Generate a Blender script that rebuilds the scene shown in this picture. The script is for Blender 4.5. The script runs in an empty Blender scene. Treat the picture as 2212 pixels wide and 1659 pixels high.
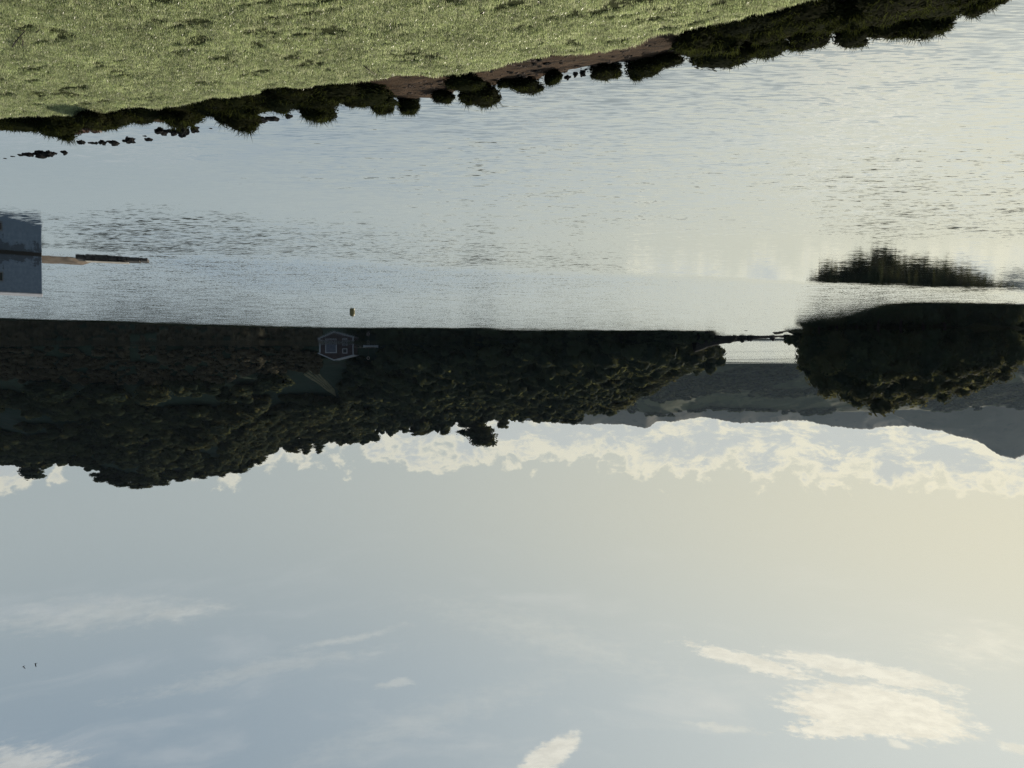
import bpy, bmesh, math, random
import numpy as np
from mathutils import Vector, Matrix, Euler, Quaternion, noise as mnoise

R = math.radians
sc = bpy.context.scene
COL = sc.collection
rng = np.random.default_rng(7)
random.seed(7)

# ------------------------------------------------------------------ camera
# the photograph hangs upside down: the place is built upright and the camera is rolled by 180 degrees
FD, CX, CY, HZ, CAMH = 1597.5, 1106.0, 829.5, 795.0, 7.0      # photo measured on a 2212 x 1659 copy
PITCH = math.atan((CY - HZ) / FD)
cam = bpy.data.cameras.new("camera")
cam.sensor_width = 36.0
cam.lens = 26.0
cam.clip_start = 0.1
cam.clip_end = 20000
camo = bpy.data.objects.new("camera", cam)
COL.objects.link(camo)
camo.matrix_world = Matrix.Translation((0, 0, CAMH)) @ Matrix.Rotation(R(90) + PITCH, 4, 'X') @ Matrix.Rotation(R(180), 4, 'Z')
sc.camera = camo

def ray(xd, yd):
    x, z = (CX - xd) / FD, (yd - CY) / FD
    return Vector((x, math.cos(PITCH) - z * math.sin(PITCH), math.sin(PITCH) + z * math.cos(PITCH)))

def atY(xd, yd, Y):
    d = ray(xd, yd)
    return Vector((0, 0, CAMH)) + d * (Y / d.y)

def atZ(xd, yd, z=0.0):
    d = ray(xd, yd)
    return Vector((0, 0, CAMH)) + d * ((z - CAMH) / d.z)

def ang(xd, yd):
    d = ray(xd, yd).normalized()
    return math.atan2(d.x, d.y), math.asin(d.z)

# ------------------------------------------------------------------ light
SUN_AZ, SUN_EL = R(-45), R(19)
SUNV = Vector((math.sin(SUN_AZ) * math.cos(SUN_EL), math.cos(SUN_AZ) * math.cos(SUN_EL), math.sin(SUN_EL)))
sun = bpy.data.lights.new("sun", 'SUN')
sun.energy = 5.0
sun.angle = R(0.5)
sun.color = (1.0, 0.90, 0.74)
suno = bpy.data.objects.new("sun", sun)
COL.objects.link(suno)
suno.rotation_euler = (-SUNV).to_track_quat('-Z', 'Y').to_euler()
suno.location = (-100, 100, 200)

sc.view_settings.view_transform = 'Standard'
sc.view_settings.look = 'None'
sc.view_settings.gamma = 1.0
sc.view_settings.exposure = 0.0
sc.view_settings.use_curve_mapping = False
sc.cycles.max_bounces = 8
sc.cycles.transparent_max_bounces = 8
sc.cycles.volume_bounces = 0
sc.cycles.sample_clamp_indirect = 4.0
sc.cycles.use_denoising = True
sc.cycles.denoising_prefilter = 'NONE'

class NT:
    def __init__(self, tree):
        self.t = tree
        tree.nodes.clear()
    def n(self, typ, **kw):
        nd = self.t.nodes.new(typ)
        for k, v in kw.items():
            setattr(nd, k, v)
        return nd
    def l(self, a, b):
        self.t.links.new(a, b)
    def put(self, sock, v):
        if isinstance(v, bpy.types.NodeSocket):
            self.l(v, sock)
        elif v is not None:
            sock.default_value = v
    def m(self, op, a, b=None, c=None, clamp=False):
        nd = self.n('ShaderNodeMath', operation=op, use_clamp=clamp)
        self.put(nd.inputs[0], a)
        if b is not None: self.put(nd.inputs[1], b)
        if c is not None: self.put(nd.inputs[2], c)
        return nd.outputs[0]
    def vm(self, op, a, b=None, scale=None):
        nd = self.n('ShaderNodeVectorMath', operation=op)
        self.put(nd.inputs[0], a)
        if b is not None: self.put(nd.inputs[1], b)
        if scale is not None: self.put(nd.inputs['Scale'], scale)
        return nd.outputs['Value'] if op in ('DOT_PRODUCT', 'LENGTH', 'DISTANCE') else nd.outputs[0]
    def mr(self, v, a, b, c=0.0, d=1.0, smooth=True):
        nd = self.n('ShaderNodeMapRange', interpolation_type='SMOOTHSTEP' if smooth else 'LINEAR')
        self.put(nd.inputs['Value'], v)
        for k, x in zip(('From Min', 'From Max', 'To Min', 'To Max'), (a, b, c, d)):
            self.put(nd.inputs[k], x)
        return nd.outputs['Result']
    def noise(self, vec, scale, detail=4.0, rough=0.55, dist=0.0, out='Fac', lac=2.0):
        nd = self.n('ShaderNodeTexNoise', noise_dimensions='3D')
        self.put(nd.inputs['Vector'], vec)
        self.put(nd.inputs['Scale'], scale)
        nd.inputs['Detail'].default_value = detail
        nd.inputs['Roughness'].default_value = rough
        nd.inputs['Lacunarity'].default_value = lac
        nd.inputs['Distortion'].default_value = dist
        return nd.outputs[out]
    def mix(self, f, a, b):
        nd = self.n('ShaderNodeMix', data_type='RGBA')
        self.put(nd.inputs[0], f)
        self.put(nd.inputs[6], a if isinstance(a, bpy.types.NodeSocket) else (*a, 1.0))
        self.put(nd.inputs[7], b if isinstance(b, bpy.types.NodeSocket) else (*b, 1.0))
        return nd.outputs[2]
    def comb(self, x, y, z):
        nd = self.n('ShaderNodeCombineXYZ')
        for s, v in zip(nd.inputs, (x, y, z)): self.put(s, v)
        return nd.outputs[0]
    def sep(self, v):
        nd = self.n('ShaderNodeSeparateXYZ')
        self.l(v, nd.inputs[0])
        return nd.outputs
    def mapping(self, v, loc=(0, 0, 0), rot=(0, 0, 0), scale=(1, 1, 1), typ='POINT'):
        nd = self.n('ShaderNodeMapping', vector_type=typ)
        self.l(v, nd.inputs['Vector'])
        nd.inputs['Location'].default_value = loc
        nd.inputs['Rotation'].default_value = rot
        nd.inputs['Scale'].default_value = scale
        return nd.outputs[0]

SKY_STRENGTH = 0.05
def build_world():
    w = bpy.data.worlds.new("World")
    sc.world = w
    w.use_nodes = True
    t = NT(w.node_tree)
    out = t.n('ShaderNodeOutputWorld')
    bg = t.n('ShaderNodeBackground')
    bg.inputs['Strength'].default_value = SKY_STRENGTH
    t.l(bg.outputs[0], out.inputs[0])
    sky = t.n('ShaderNodeTexSky', sky_type='NISHITA')
    sky.sun_disc = False
    sky.sun_elevation = SUN_EL
    sky.sun_rotation = SUN_AZ
    sky.air_density = 1.0
    sky.dust_density = 0.7
    sky.ozone_density = 1.2
    tc = t.n('ShaderNodeTexCoord')
    d = tc.outputs['Generated']
    s = t.sep(d)
    az = t.m('ARCTAN2', s[0], s[1])
    el = t.m('ARCSINE', t.m('MINIMUM', t.m('MAXIMUM', s[2], -1.0), 1.0))
    p = t.comb(az, el, 0.0)
    near_sun = t.vm('DOT_PRODUCT', d, tuple(SUNV))
    glow = t.m('POWER', t.mr(near_sun, 0.05, 1.0, 0.0, 1.0, smooth=False), 2.8)
    # thin high veil over the blue
    hs = t.n('ShaderNodeHueSaturation')
    hs.inputs['Saturation'].default_value = 0.95
    hs.inputs['Value'].default_value = 1.0
    t.l(sky.outputs[0], hs.inputs['Color'])
    base = hs.outputs[0]
    veil_col = t.mix(t.mr(el, 0.14, 0.46), t.mix(glow, (7.5, 8.5, 8.6), (15.6, 14.6, 10.8)), t.mix(glow, (5.1, 6.6, 8.0), (13.8, 14.4, 13.2)))
    veil_amt = t.m('MULTIPLY', t.mr(el, 0.05, 0.70, 0.97, 0.88), t.mr(near_sun, -0.45, 0.20, 0.03, 1.0))
    front = t.mr(near_sun, -0.6, 0.25, 0.30, 1.0)
    base = t.mix(veil_amt, base, veil_col)
    # domain warp for cloud outlines
    wv = t.vm('SUBTRACT', t.noise(p, 9.0, 5.0, 0.6, out='Color'), (0.5, 0.5, 0.5))
    pw = t.vm('ADD', p, t.vm('MULTIPLY', wv, (0.05, 0.022, 0.0)))
    # --- streaky cirrus all round the sky
    cir = t.noise(t.mapping(pw, rot=(0, 0, R(-10)), scale=(1.0, 4.5, 1)), 4.2, 5.0, 0.55, 0.4)
    cirm = t.mr(cir, 0.50, 0.80, 0.0, 0.42)
    cirm = t.m('MULTIPLY', cirm, t.mr(el, 0.18, 0.30, 0.0, 1.0))
    bright = t.vm('SCALE', t.mix(glow, (12.0, 12.1, 11.4), (18.6, 17.6, 14.4)), scale=front)
    col = t.mix(cirm, base, t.vm('SCALE', t.mix(glow, (10.6, 11.2, 11.6), (17.0, 16.2, 14.0)), scale=front))
    # --- cloud patches (azimuth, elevation on the sky dome)
    edge = t.noise(t.mapping(p, scale=(1.0, 3.2, 1)), 46.0, 7.0, 0.68)
    def patch(xd, yd, wx, wy, rot, gain, soft, rag=1.7):
        a, e = ang(xd, yd)
        g = t.n('ShaderNodeTexGradient', gradient_type='SPHERICAL')
        t.l(t.mapping(pw, loc=(a, e, 0), rot=(0, 0, R(rot)), scale=(wx / FD, wy / FD, 1), typ='TEXTURE'), g.inputs[0])
        v = t.m('ADD', g.outputs['Fac'], t.m('MULTIPLY', t.m('SUBTRACT', edge, 0.54), rag))
        v = t.m('MULTIPLY', t.mr(v, 0.10, 0.10 + soft, 0.0, gain), t.mr(g.outputs['Fac'], 0.0, 0.08))
        return v
    pat = None
    for a in [(1890, 1540, 225, 60, 2, 1.0, 0.30, 0.95), (1830, 1574, 150, 26, 10, 0.95, 0.35),
              (1620, 1428, 190, 22, -6, 0.9, 0.4), (1850, 1448, 230, 24, -5, 0.85, 0.4), (1950, 1462, 150, 16, -4, 0.7, 0.4),
              (2130, 1400, 190, 62, 14, 0.45, 1.0), (1190, 1630, 105, 34, 26, 0.9, 0.35, 0.9),
              (230, 1325, 330, 46, -4, 0.34, 0.9), (390, 1322, 140, 22, 2, 0.42, 0.8), (750, 1380, 190, 11, 7, 0.30, 0.9),
              (560, 1448, 400, 26, 3, 0.22, 0.8), (60, 1645, 130, 50, -14, 0.65, 0.7),
              (1935, 1612, 40, 9, 0, 0.6, 0.5), (2200, 1620, 50, 12, 0, 0.6, 0.5), (850, 1480, 60, 14, 0, 0.3, 0.6),
              (1560, 1572, 120, 12, 0, 0.35, 0.6), (1180, 1375, 480, 60, -14, 0.20, 1.0), (900, 1560, 640, 50, 14, 0.16, 1.0)]:
        v = patch(*a)
        pat = v if pat is None else t.m('MAXIMUM', pat, v)
    shade = t.mr(t.noise(t.mapping(pw, loc=(7, 2, 0), scale=(1.0, 3.0, 1)), 30.0, 6.0, 0.65), 0.35, 0.65, 0.90, 1.05)
    col = t.mix(pat, col, t.vm('SCALE', bright, scale=shade))
    # --- bank of cumulus along the horizon, bright rims and grey hearts
    topn = t.noise(t.comb(az, 0.0, 3.0), 7.0, 3.0, 0.6)
    top = t.m('ADD', t.mr(topn, 0.3, 0.7, 0.112, 0.150, smooth=False), t.m('MULTIPLY', az, -0.022))
    puff = t.noise(t.mapping(p, scale=(1.0, 1.35, 1)), 26.0, 7.0, 0.56, 0.25)
    depth = t.m('ADD', t.m('DIVIDE', t.m('SUBTRACT', top, el), 0.040), t.m('MULTIPLY', t.m('SUBTRACT', puff, 0.5), 4.2))
    bank = t.mr(depth, -0.10, 0.30, 0.0, 0.93)
    hn = t.noise(t.mapping(pw, loc=(3, 1, 0), scale=(1.0, 2.1, 1)), 20.0, 7.0, 0.62, 0.5)
    hf = t.noise(t.mapping(p, loc=(1, 4, 0), scale=(1.0, 2.4, 1)), 70.0, 5.0, 0.6, 0.3)
    heart = t.mr(t.m('ADD', hn, t.m('MULTIPLY', t.m('SUBTRACT', hf, 0.5), 0.35)), 0.37, 0.55, 0.0, 0.95)
    heart = t.m('MULTIPLY', heart, t.mr(depth, 0.15, 0.8, 0.0, 1.0))
    rim_col = t.vm('SCALE', t.mix(glow, (13.6, 13.2, 11.0), (18.4, 17.0, 12.6)), scale=front)
    heart_col = t.vm('SCALE', t.mix(glow, (9.3, 10.0, 10.0), (11.4, 11.7, 10.9)), scale=front)
    col = t.mix(bank, col, t.mix(heart, rim_col, heart_col))
    t.l(col, bg.inputs['Color'])
build_world()

# ------------------------------------------------------------------ helpers
def new_mat(name):
    m = bpy.data.materials.new(name)
    m.use_nodes = True
    t = NT(m.node_tree)
    t.out = t.n('ShaderNodeOutputMaterial')
    return m, t

def principled(t, col, rough=0.8, spec=0.3, normal=None, **kw):
    b = t.n('ShaderNodeBsdfPrincipled')
    t.put(b.inputs['Base Color'], col if isinstance(col, bpy.types.NodeSocket) else (*col, 1.0))
    t.put(b.inputs['Roughness'], rough)
    t.put(b.inputs['Specular IOR Level'], spec)
    if normal is not None: t.l(normal, b.inputs['Normal'])
    for k, v in kw.items(): t.put(b.inputs[k], v)
    t.l(b.outputs[0], t.out.inputs['Surface'])
    return b

def objco(t): return t.n('ShaderNodeTexCoord').outputs['Object']
def worldpos(t): return t.n('ShaderNodeNewGeometry').outputs['Position']

def bump(t, h, strength=0.5, dist=0.02):
    b = t.n('ShaderNodeBump')
    b.inputs['Strength'].default_value = strength
    b.inputs['Distance'].default_value = dist
    t.l(h, b.inputs['Height'])
    return b.outputs[0]

def simple_mat(name, c1, c2, scale=5.0, rough=0.8, spec=0.3, bstr=0.3, bdist=0.02, lo=0.35, hi=0.65, detail=6.0):
    m, t = new_mat(name)
    o = objco(t)
    n1 = t.noise(o, scale, detail, 0.6)
    n2 = t.noise(o, scale * 4.3, 4.0, 0.6)
    principled(t, t.mix(t.mr(n1, lo, hi), c1, c2), rough, spec, bump(t, n2, bstr, bdist))
    return m

def leaf_mat(name, c1, c2, trans=0.35, scale=0.5, spec=0.25, rough=0.55, tcol=None, vary=0.3):
    if tcol is None: tcol = tuple(3.2 * 0.5 * (a + b) for a, b in zip(c1, c2))
    m, t = new_mat(name)
    rnd = t.n('ShaderNodeObjectInfo').outputs['Random']
    n1 = t.noise(worldpos(t), scale, 4.0, 0.6)
    f = t.mr(t.m('ADD', n1, t.m('MULTIPLY', t.m('SUBTRACT', rnd, 0.5), vary)), 0.32, 0.68)
    c = t.mix(f, c1, c2)
    p = t.n('ShaderNodeBsdfPrincipled')
    t.l(c, p.inputs['Base Color'])
    p.inputs['Roughness'].default_value = rough
    p.inputs['Specular IOR Level'].default_value = spec
    tr = t.n('ShaderNodeBsdfTranslucent')
    if tcol is None:
        t.l(c, tr.inputs[0])
    else:
        t.l(t.mix(f, tuple(0.62 * v for v in tcol), tuple(1.3 * v for v in tcol)), tr.inputs[0])
    mx = t.n('ShaderNodeMixShader')
    mx.inputs[0].default_value = trans
    t.l(p.outputs[0], mx.inputs[1])
    t.l(tr.outputs[0], mx.inputs[2])
    t.l(mx.outputs[0], t.out.inputs['Surface'])
    return m

def np_mesh(name, verts, faces, mat=None, smooth=False):
    me = bpy.data.meshes.new(name)
    v = np.asarray(verts, dtype=np.float32).reshape(-1, 3)
    if isinstance(faces, np.ndarray):
        f = faces.astype(np.int32)
        k = f.shape[1]
        me.vertices.add(len(v)); me.vertices.foreach_set('co', v.ravel())
        me.loops.add(f.size); me.loops.foreach_set('vertex_index', f.ravel())
        me.polygons.add(len(f))
        me.polygons.foreach_set('loop_start', np.arange(0, f.size, k, dtype=np.int32))
        me.update(calc_edges=True)
        me.validate()
    else:
        me.from_pydata(v.tolist(), [], faces)
    if smooth:
        me.polygons.foreach_set('use_smooth', np.ones(len(me.polygons), dtype=bool))
    if mat: me.materials.append(mat)
    return me

def link(name, data, parent=None, loc=None, rot=None, scale=None):
    o = bpy.data.objects.new(name, data)
    COL.objects.link(o)
    if parent is not None: o.parent = parent
    if loc is not None: o.location = loc
    if rot is not None: o.rotation_euler = rot
    if scale is not None: o.scale = scale
    return o

def tag(o, label=None, cat=None, group=None, kind=None):
    if label: o['label'] = label
    if cat: o['category'] = cat
    if group: o['group'] = group
    if kind: o['kind'] = kind
    return o

def grid_faces(nu, nv):
    i = np.arange(nu - 1)[:, None]; j = np.arange(nv - 1)[None, :]
    a = (i * nv + j).ravel()
    return np.stack([a, a + nv, a + nv + 1, a + 1], 1)

class MB:
    def __init__(self): self.bm = bmesh.new()
    def box(self, lo, hi, M=None):
        vs = [self.bm.verts.new((x, y, z)) for x in (lo[0], hi[0]) for y in (lo[1], hi[1]) for z in (lo[2], hi[2])]
        for q in ((0, 1, 3, 2), (4, 6, 7, 5), (0, 4, 5, 1), (2, 3, 7, 6), (0, 2, 6, 4), (1, 5, 7, 3)):
            self.bm.faces.new([vs[k] for k in q])
        if M is not None:
            for v in vs: v.co = M @ v.co
        return vs
    def bar(self, a, b, w, h):
        a, b = Vector(a), Vector(b)
        d = b - a
        q = d.to_track_quat('X', 'Z').to_matrix().to_4x4()
        self.box((0, -w / 2, -h / 2), (d.length, w / 2, h / 2), Matrix.Translation(a) @ q)
    def tube(self, pts, rad, seg=7, cap=True):
        rings = []
        n = len(pts)
        for k, p in enumerate(pts):
            p = Vector(p)
            d = Vector(pts[min(k + 1, n - 1)]) - Vector(pts[max(k - 1, 0)])
            q = d.to_track_quat('Z', 'Y')
            r = rad[k] if isinstance(rad, (list, tuple)) else rad
            rings.append([self.bm.verts.new(p + q @ Vector((math.cos(s * math.tau / seg) * r, math.sin(s * math.tau / seg) * r, 0))) for s in range(seg)])
        for a, b in zip(rings, rings[1:]):
            for s in range(seg):
                self.bm.faces.new((a[s], a[(s + 1) % seg], b[(s + 1) % seg], b[s]))
        if cap:
            self.bm.faces.new(rings[0][::-1]); self.bm.faces.new(rings[-1])
    def lathe(self, prof, seg=24):
        rings = [[self.bm.verts.new((math.cos(s * math.tau / seg) * r, math.sin(s * math.tau / seg) * r, z)) for s in range(seg)] for r, z in prof]
        for a, b in zip(rings, rings[1:]):
            for s in range(seg):
                self.bm.faces.new((a[s], a[(s + 1) % seg], b[(s + 1) % seg], b[s]))
        self.bm.faces.new(rings[0][::-1]); self.bm.faces.new(rings[-1])
    def mesh(self, name, mat, smooth=False, bevel=0.0):
        if bevel:
            bmesh.ops.bevel(self.bm, geom=list(self.bm.edges), offset=bevel, segments=1, affect='EDGES')
        bmesh.ops.recalc_face_normals(self.bm, faces=self.bm.faces)
        me = bpy.data.meshes.new(name)
        self.bm.to_mesh(me); self.bm.free()
        if smooth:
            for p in me.polygons: p.use_smooth = True
        me.materials.append(mat)
        return me

def fbm(x, y, seed=0, octaves=4, lac=2.0, gain=0.5):
    """value noise on arrays"""
    x = np.asarray(x, float); y = np.asarray(y, float)
    tot = np.zeros(np.broadcast(x, y).shape); amp = 1.0; nrm = 0
    for o in range(octaves):
        xi = np.floor(x).astype(np.int64); yi = np.floor(y).astype(np.int64)
        fx = x - xi; fy = y - yi
        fx = fx * fx * (3 - 2 * fx); fy = fy * fy * (3 - 2 * fy)
        def hsh(a, b):
            h = (a * 374761393 + b * 668265263 + (seed + o * 17) * 1442695041) & 0xffffffff
            h = ((h ^ (h >> 13)) * 1274126177) & 0xffffffff
            return ((h ^ (h >> 16)) & 0xffff) / 65535.0
        v = (hsh(xi, yi) * (1 - fx) + hsh(xi + 1, yi) * fx) * (1 - fy) + (hsh(xi, yi + 1) * (1 - fx) + hsh(xi + 1, yi + 1) * fx) * fy
        tot = tot + v * amp; nrm += amp; amp *= gain; x = x * lac; y = y * lac
    return tot / nrm

def sstep(a, b, x):
    t = np.clip((x - a) / (b - a), 0, 1)
    return t * t * (3 - 2 * t)

def leaf_cloud(blobs, n, size, seed, core=0.80, up=0.25, ragged=0.25, align=0.35):
    """leaf-sized faces spread through a set of ellipsoid clumps round solid cores added to keep light from passing through"""
    g = np.random.default_rng(seed)
    V, F = [], []
    tot = sum(b[3] * b[4] for b in blobs)
    off = 0
    for (x, y, z, rx, rz) in blobs:
        k = max(20, int(n * rx * rz / tot))
        d = g.normal(size=(k, 3)); d /= np.linalg.norm(d, axis=1)[:, None]
        r = 0.74 + ragged * 1.25 * g.random(k) ** 1.6
        c = np.array([x, y, z]) + d * r[:, None] * np.array([rx, rx, rz])
        nrm = d + g.normal(size=(k, 3)) * align + np.array([0, 0, up]); nrm /= np.linalg.norm(nrm, axis=1)[:, None]
        a = np.cross(nrm, g.normal(size=(k, 3))); a /= np.linalg.norm(a, axis=1)[:, None]
        b = np.cross(nrm, a)
        s = size * (0.5 + g.random(k))[:, None]
        q = np.stack([c - a * s, c + b * s * 0.55, c + a * s, c - b * s * 0.55], 1).reshape(-1, 3)
        V.append(q); F.append(np.arange(off, off + 4 * k).reshape(-1, 4)); off += 4 * k
        if core > 0:  # solid core in the same leaf material, added to block light inside the clump
            nu, nv = 9, 7
            th = np.linspace(0, 2 * np.pi, nu)[:, None]; ph = np.linspace(0.02, np.pi - 0.02, nv)[None, :]
            dx = np.cos(th) * np.sin(ph); dy = np.sin(th) * np.sin(ph); dz = np.cos(ph) + 0 * th
            rr = core * (0.86 + 0.28 * g.random((nu, nv))); rr[-1] = rr[0]; rr[:, 0] = core; rr[:, -1] = core
            V.append(np.stack([x + dx * rx * rr, y + dy * rx * rr, z + dz * rz * rr], -1).reshape(-1, 3))
            F.append(grid_faces(nu, nv) + off); off += nu * nv
    return np.concatenate(V), np.concatenate(F)

def gn_scatter(obj, sources, seed=0):
    """instances the source meshes on the vertices of obj; point attributes: size (vector), turn (vector)"""
    ng = bpy.data.node_groups.new("scatter", 'GeometryNodeTree')
    ng.interface.new_socket('Geometry', in_out='INPUT', socket_type='NodeSocketGeometry')
    ng.interface.new_socket('Geometry', in_out='OUTPUT', socket_type='NodeSocketGeometry')
    N, L = ng.nodes, ng.links
    gi, go = N.new('NodeGroupInput'), N.new('NodeGroupOutput')
    join = N.new('GeometryNodeJoinGeometry')
    for s in reversed(sources):
        oi = N.new('GeometryNodeObjectInfo'); oi.inputs['Object'].default_value = s
        oi.inputs['As Instance'].default_value = True
        L.new(oi.outputs['Geometry'], join.inputs[0])
    iop = N.new('GeometryNodeInstanceOnPoints')
    iop.inputs['Pick Instance'].default_value = True
    m2p = N.new('GeometryNodeMeshToPoints')
    L.new(gi.outputs[0], m2p.inputs['Mesh'])
    L.new(m2p.outputs[0], iop.inputs['Points'])
    L.new(join.outputs[0], iop.inputs['Instance'])
    def attr(name):
        a = N.new('GeometryNodeInputNamedAttribute'); a.data_type = 'FLOAT_VECTOR'
        a.inputs['Name'].default_value = name
        return a.outputs[0]
    L.new(attr('size'), iop.inputs['Scale'])
    e2r = N.new('FunctionNodeEulerToRotation')
    L.new(attr('turn'), e2r.inputs[0]); L.new(e2r.outputs[0], iop.inputs['Rotation'])
    rv = N.new('FunctionNodeRandomValue'); rv.data_type = 'INT'
    mn = [s for s in rv.inputs if s.name == 'Min' and s.type == 'INT'][0]; mx = [s for s in rv.inputs if s.name == 'Max' and s.type == 'INT'][0]
    mn.default_value = 0; mx.default_value = len(sources) - 1
    L.new([s for s in rv.outputs if s.type == 'INT'][0], iop.inputs['Instance Index'])
    L.new(iop.outputs[0], go.inputs[0])
    md = obj.modifiers.new('scatter', 'NODES'); md.node_group = ng

def scatter(name, pts, size, turn, sources):
    me = bpy.data.meshes.new(name)
    pts = np.asarray(pts, np.float32)
    me.vertices.add(len(pts)); me.vertices.foreach_set('co', pts.ravel())
    for nm, arr in (('size', size), ('turn', turn)):
        a = me.attributes.new(nm, 'FLOAT_VECTOR', 'POINT'); a.data.foreach_set('vector', np.asarray(arr, np.float32).ravel())
    for s in sources[:1]:
        me.materials.append(s.data.materials[0])
    o = link(name, me)
    gn_scatter(o, sources)
    return o

# ------------------------------------------------------------------ materials
M = {}
M['grass'] = leaf_mat('grass', (0.125, 0.150, 0.060), (0.270, 0.290, 0.160), 0.58, 1.1, 0.7, 0.26, tcol=(0.63, 0.72, 0.38), vary=0.75)
M['grass_dry'] = leaf_mat('grass_dry', (0.18, 0.19, 0.11), (0.28, 0.27, 0.18), 0.5, 1.1, 0.6, 0.28, tcol=(0.80, 0.84, 0.54), vary=0.75)
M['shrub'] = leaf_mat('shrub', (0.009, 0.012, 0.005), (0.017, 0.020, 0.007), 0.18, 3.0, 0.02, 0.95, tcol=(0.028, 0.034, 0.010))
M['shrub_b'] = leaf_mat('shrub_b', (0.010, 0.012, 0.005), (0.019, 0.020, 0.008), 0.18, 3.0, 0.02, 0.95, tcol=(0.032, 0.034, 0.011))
M['shoot_lit'] = leaf_mat('shoot_lit', (0.012, 0.016, 0.005), (0.022, 0.026, 0.008), 0.36, 3.0, 0.02, 0.95, tcol=(0.060, 0.072, 0.020))  # brighter than the shrub leaves: the crests' sunlit rim put into the colour
M['weed'] = simple_mat('weed', (0.045, 0.018, 0.012), (0.09, 0.045, 0.025), 6.0, 0.5)
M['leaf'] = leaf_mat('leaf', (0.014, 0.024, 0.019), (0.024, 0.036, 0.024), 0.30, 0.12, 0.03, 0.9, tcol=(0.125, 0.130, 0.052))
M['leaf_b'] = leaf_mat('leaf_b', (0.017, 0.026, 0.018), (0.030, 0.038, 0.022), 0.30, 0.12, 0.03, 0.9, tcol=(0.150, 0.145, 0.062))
M['bracken'] = leaf_mat('bracken', (0.045, 0.042, 0.028), (0.075, 0.066, 0.044), 0.36, 0.08, 0.06, 0.9)
M['bark'] = simple_mat('bark', (0.045, 0.036, 0.028), (0.085, 0.070, 0.055), 4.0, 0.9, 0.2, 0.6, 0.03)
M['rock'] = simple_mat('rock', (0.008, 0.008, 0.008), (0.020, 0.019, 0.018), 7.0, 0.85, 0.08, 0.7, 0.02)
M['clod'] = simple_mat('clod', (0.05, 0.034, 0.024), (0.11, 0.075, 0.055), 9.0, 0.9)
M['white'] = simple_mat('white', (0.26, 0.29, 0.32), (0.34, 0.37, 0.40), 6.0, 0.6)
M['trim'] = simple_mat('trim', (0.19, 0.21, 0.24), (0.25, 0.27, 0.30), 2.0, 0.6)
M['timber'] = simple_mat('timber', (0.028, 0.020, 0.022), (0.048, 0.034, 0.034), 1.5, 0.75)
M['doorpaint'] = simple_mat('doorpaint', (0.055, 0.062, 0.085), (0.080, 0.088, 0.115), 1.5, 0.6)
M['slate'] = simple_mat('slate', (0.06, 0.065, 0.075), (0.11, 0.115, 0.125), 2.0, 0.6)
M['wood'] = simple_mat('wood', (0.12, 0.10, 0.08), (0.22, 0.19, 0.16), 5.0, 0.8)
M['twig'] = simple_mat('twig', (0.030, 0.024, 0.018), (0.055, 0.045, 0.035), 20.0, 0.85)
M['stone'] = simple_mat('stone', (0.035, 0.032, 0.030), (0.075, 0.068, 0.060), 3.0, 0.8, 0.3, 0.6, 0.03)
M['cap'] = simple_mat('cap', (0.34, 0.30, 0.25), (0.46, 0.42, 0.36), 3.0, 0.85)  # much paler than the pier stone: sunlight on its top edge, as colour
M['roofing'] = simple_mat('roofing', (0.30, 0.30, 0.32), (0.40, 0.40, 0.42), 3.0, 0.8)
M['sand'] = simple_mat('sand', (0.12, 0.092, 0.070), (0.18, 0.142, 0.108), 2.0, 0.9)
M['buoy'] = simple_mat('buoy', (0.11, 0.095, 0.03), (0.16, 0.135, 0.045), 3.0, 0.35, 0.5)
M['orange'] = simple_mat('orange', (0.20, 0.18, 0.17), (0.26, 0.24, 0.22), 3.0, 0.5)
M['bird'] = simple_mat('bird', (0.02, 0.02, 0.022), (0.04, 0.04, 0.042), 8.0, 0.7)
M['hay'] = simple_mat('hay', (0.075, 0.072, 0.040), (0.11, 0.105, 0.06), 0.6, 0.9)
m, t = new_mat('glass')
principled(t, (0.02, 0.025, 0.03), 0.08, 0.5)
M['glass'] = m

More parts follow.
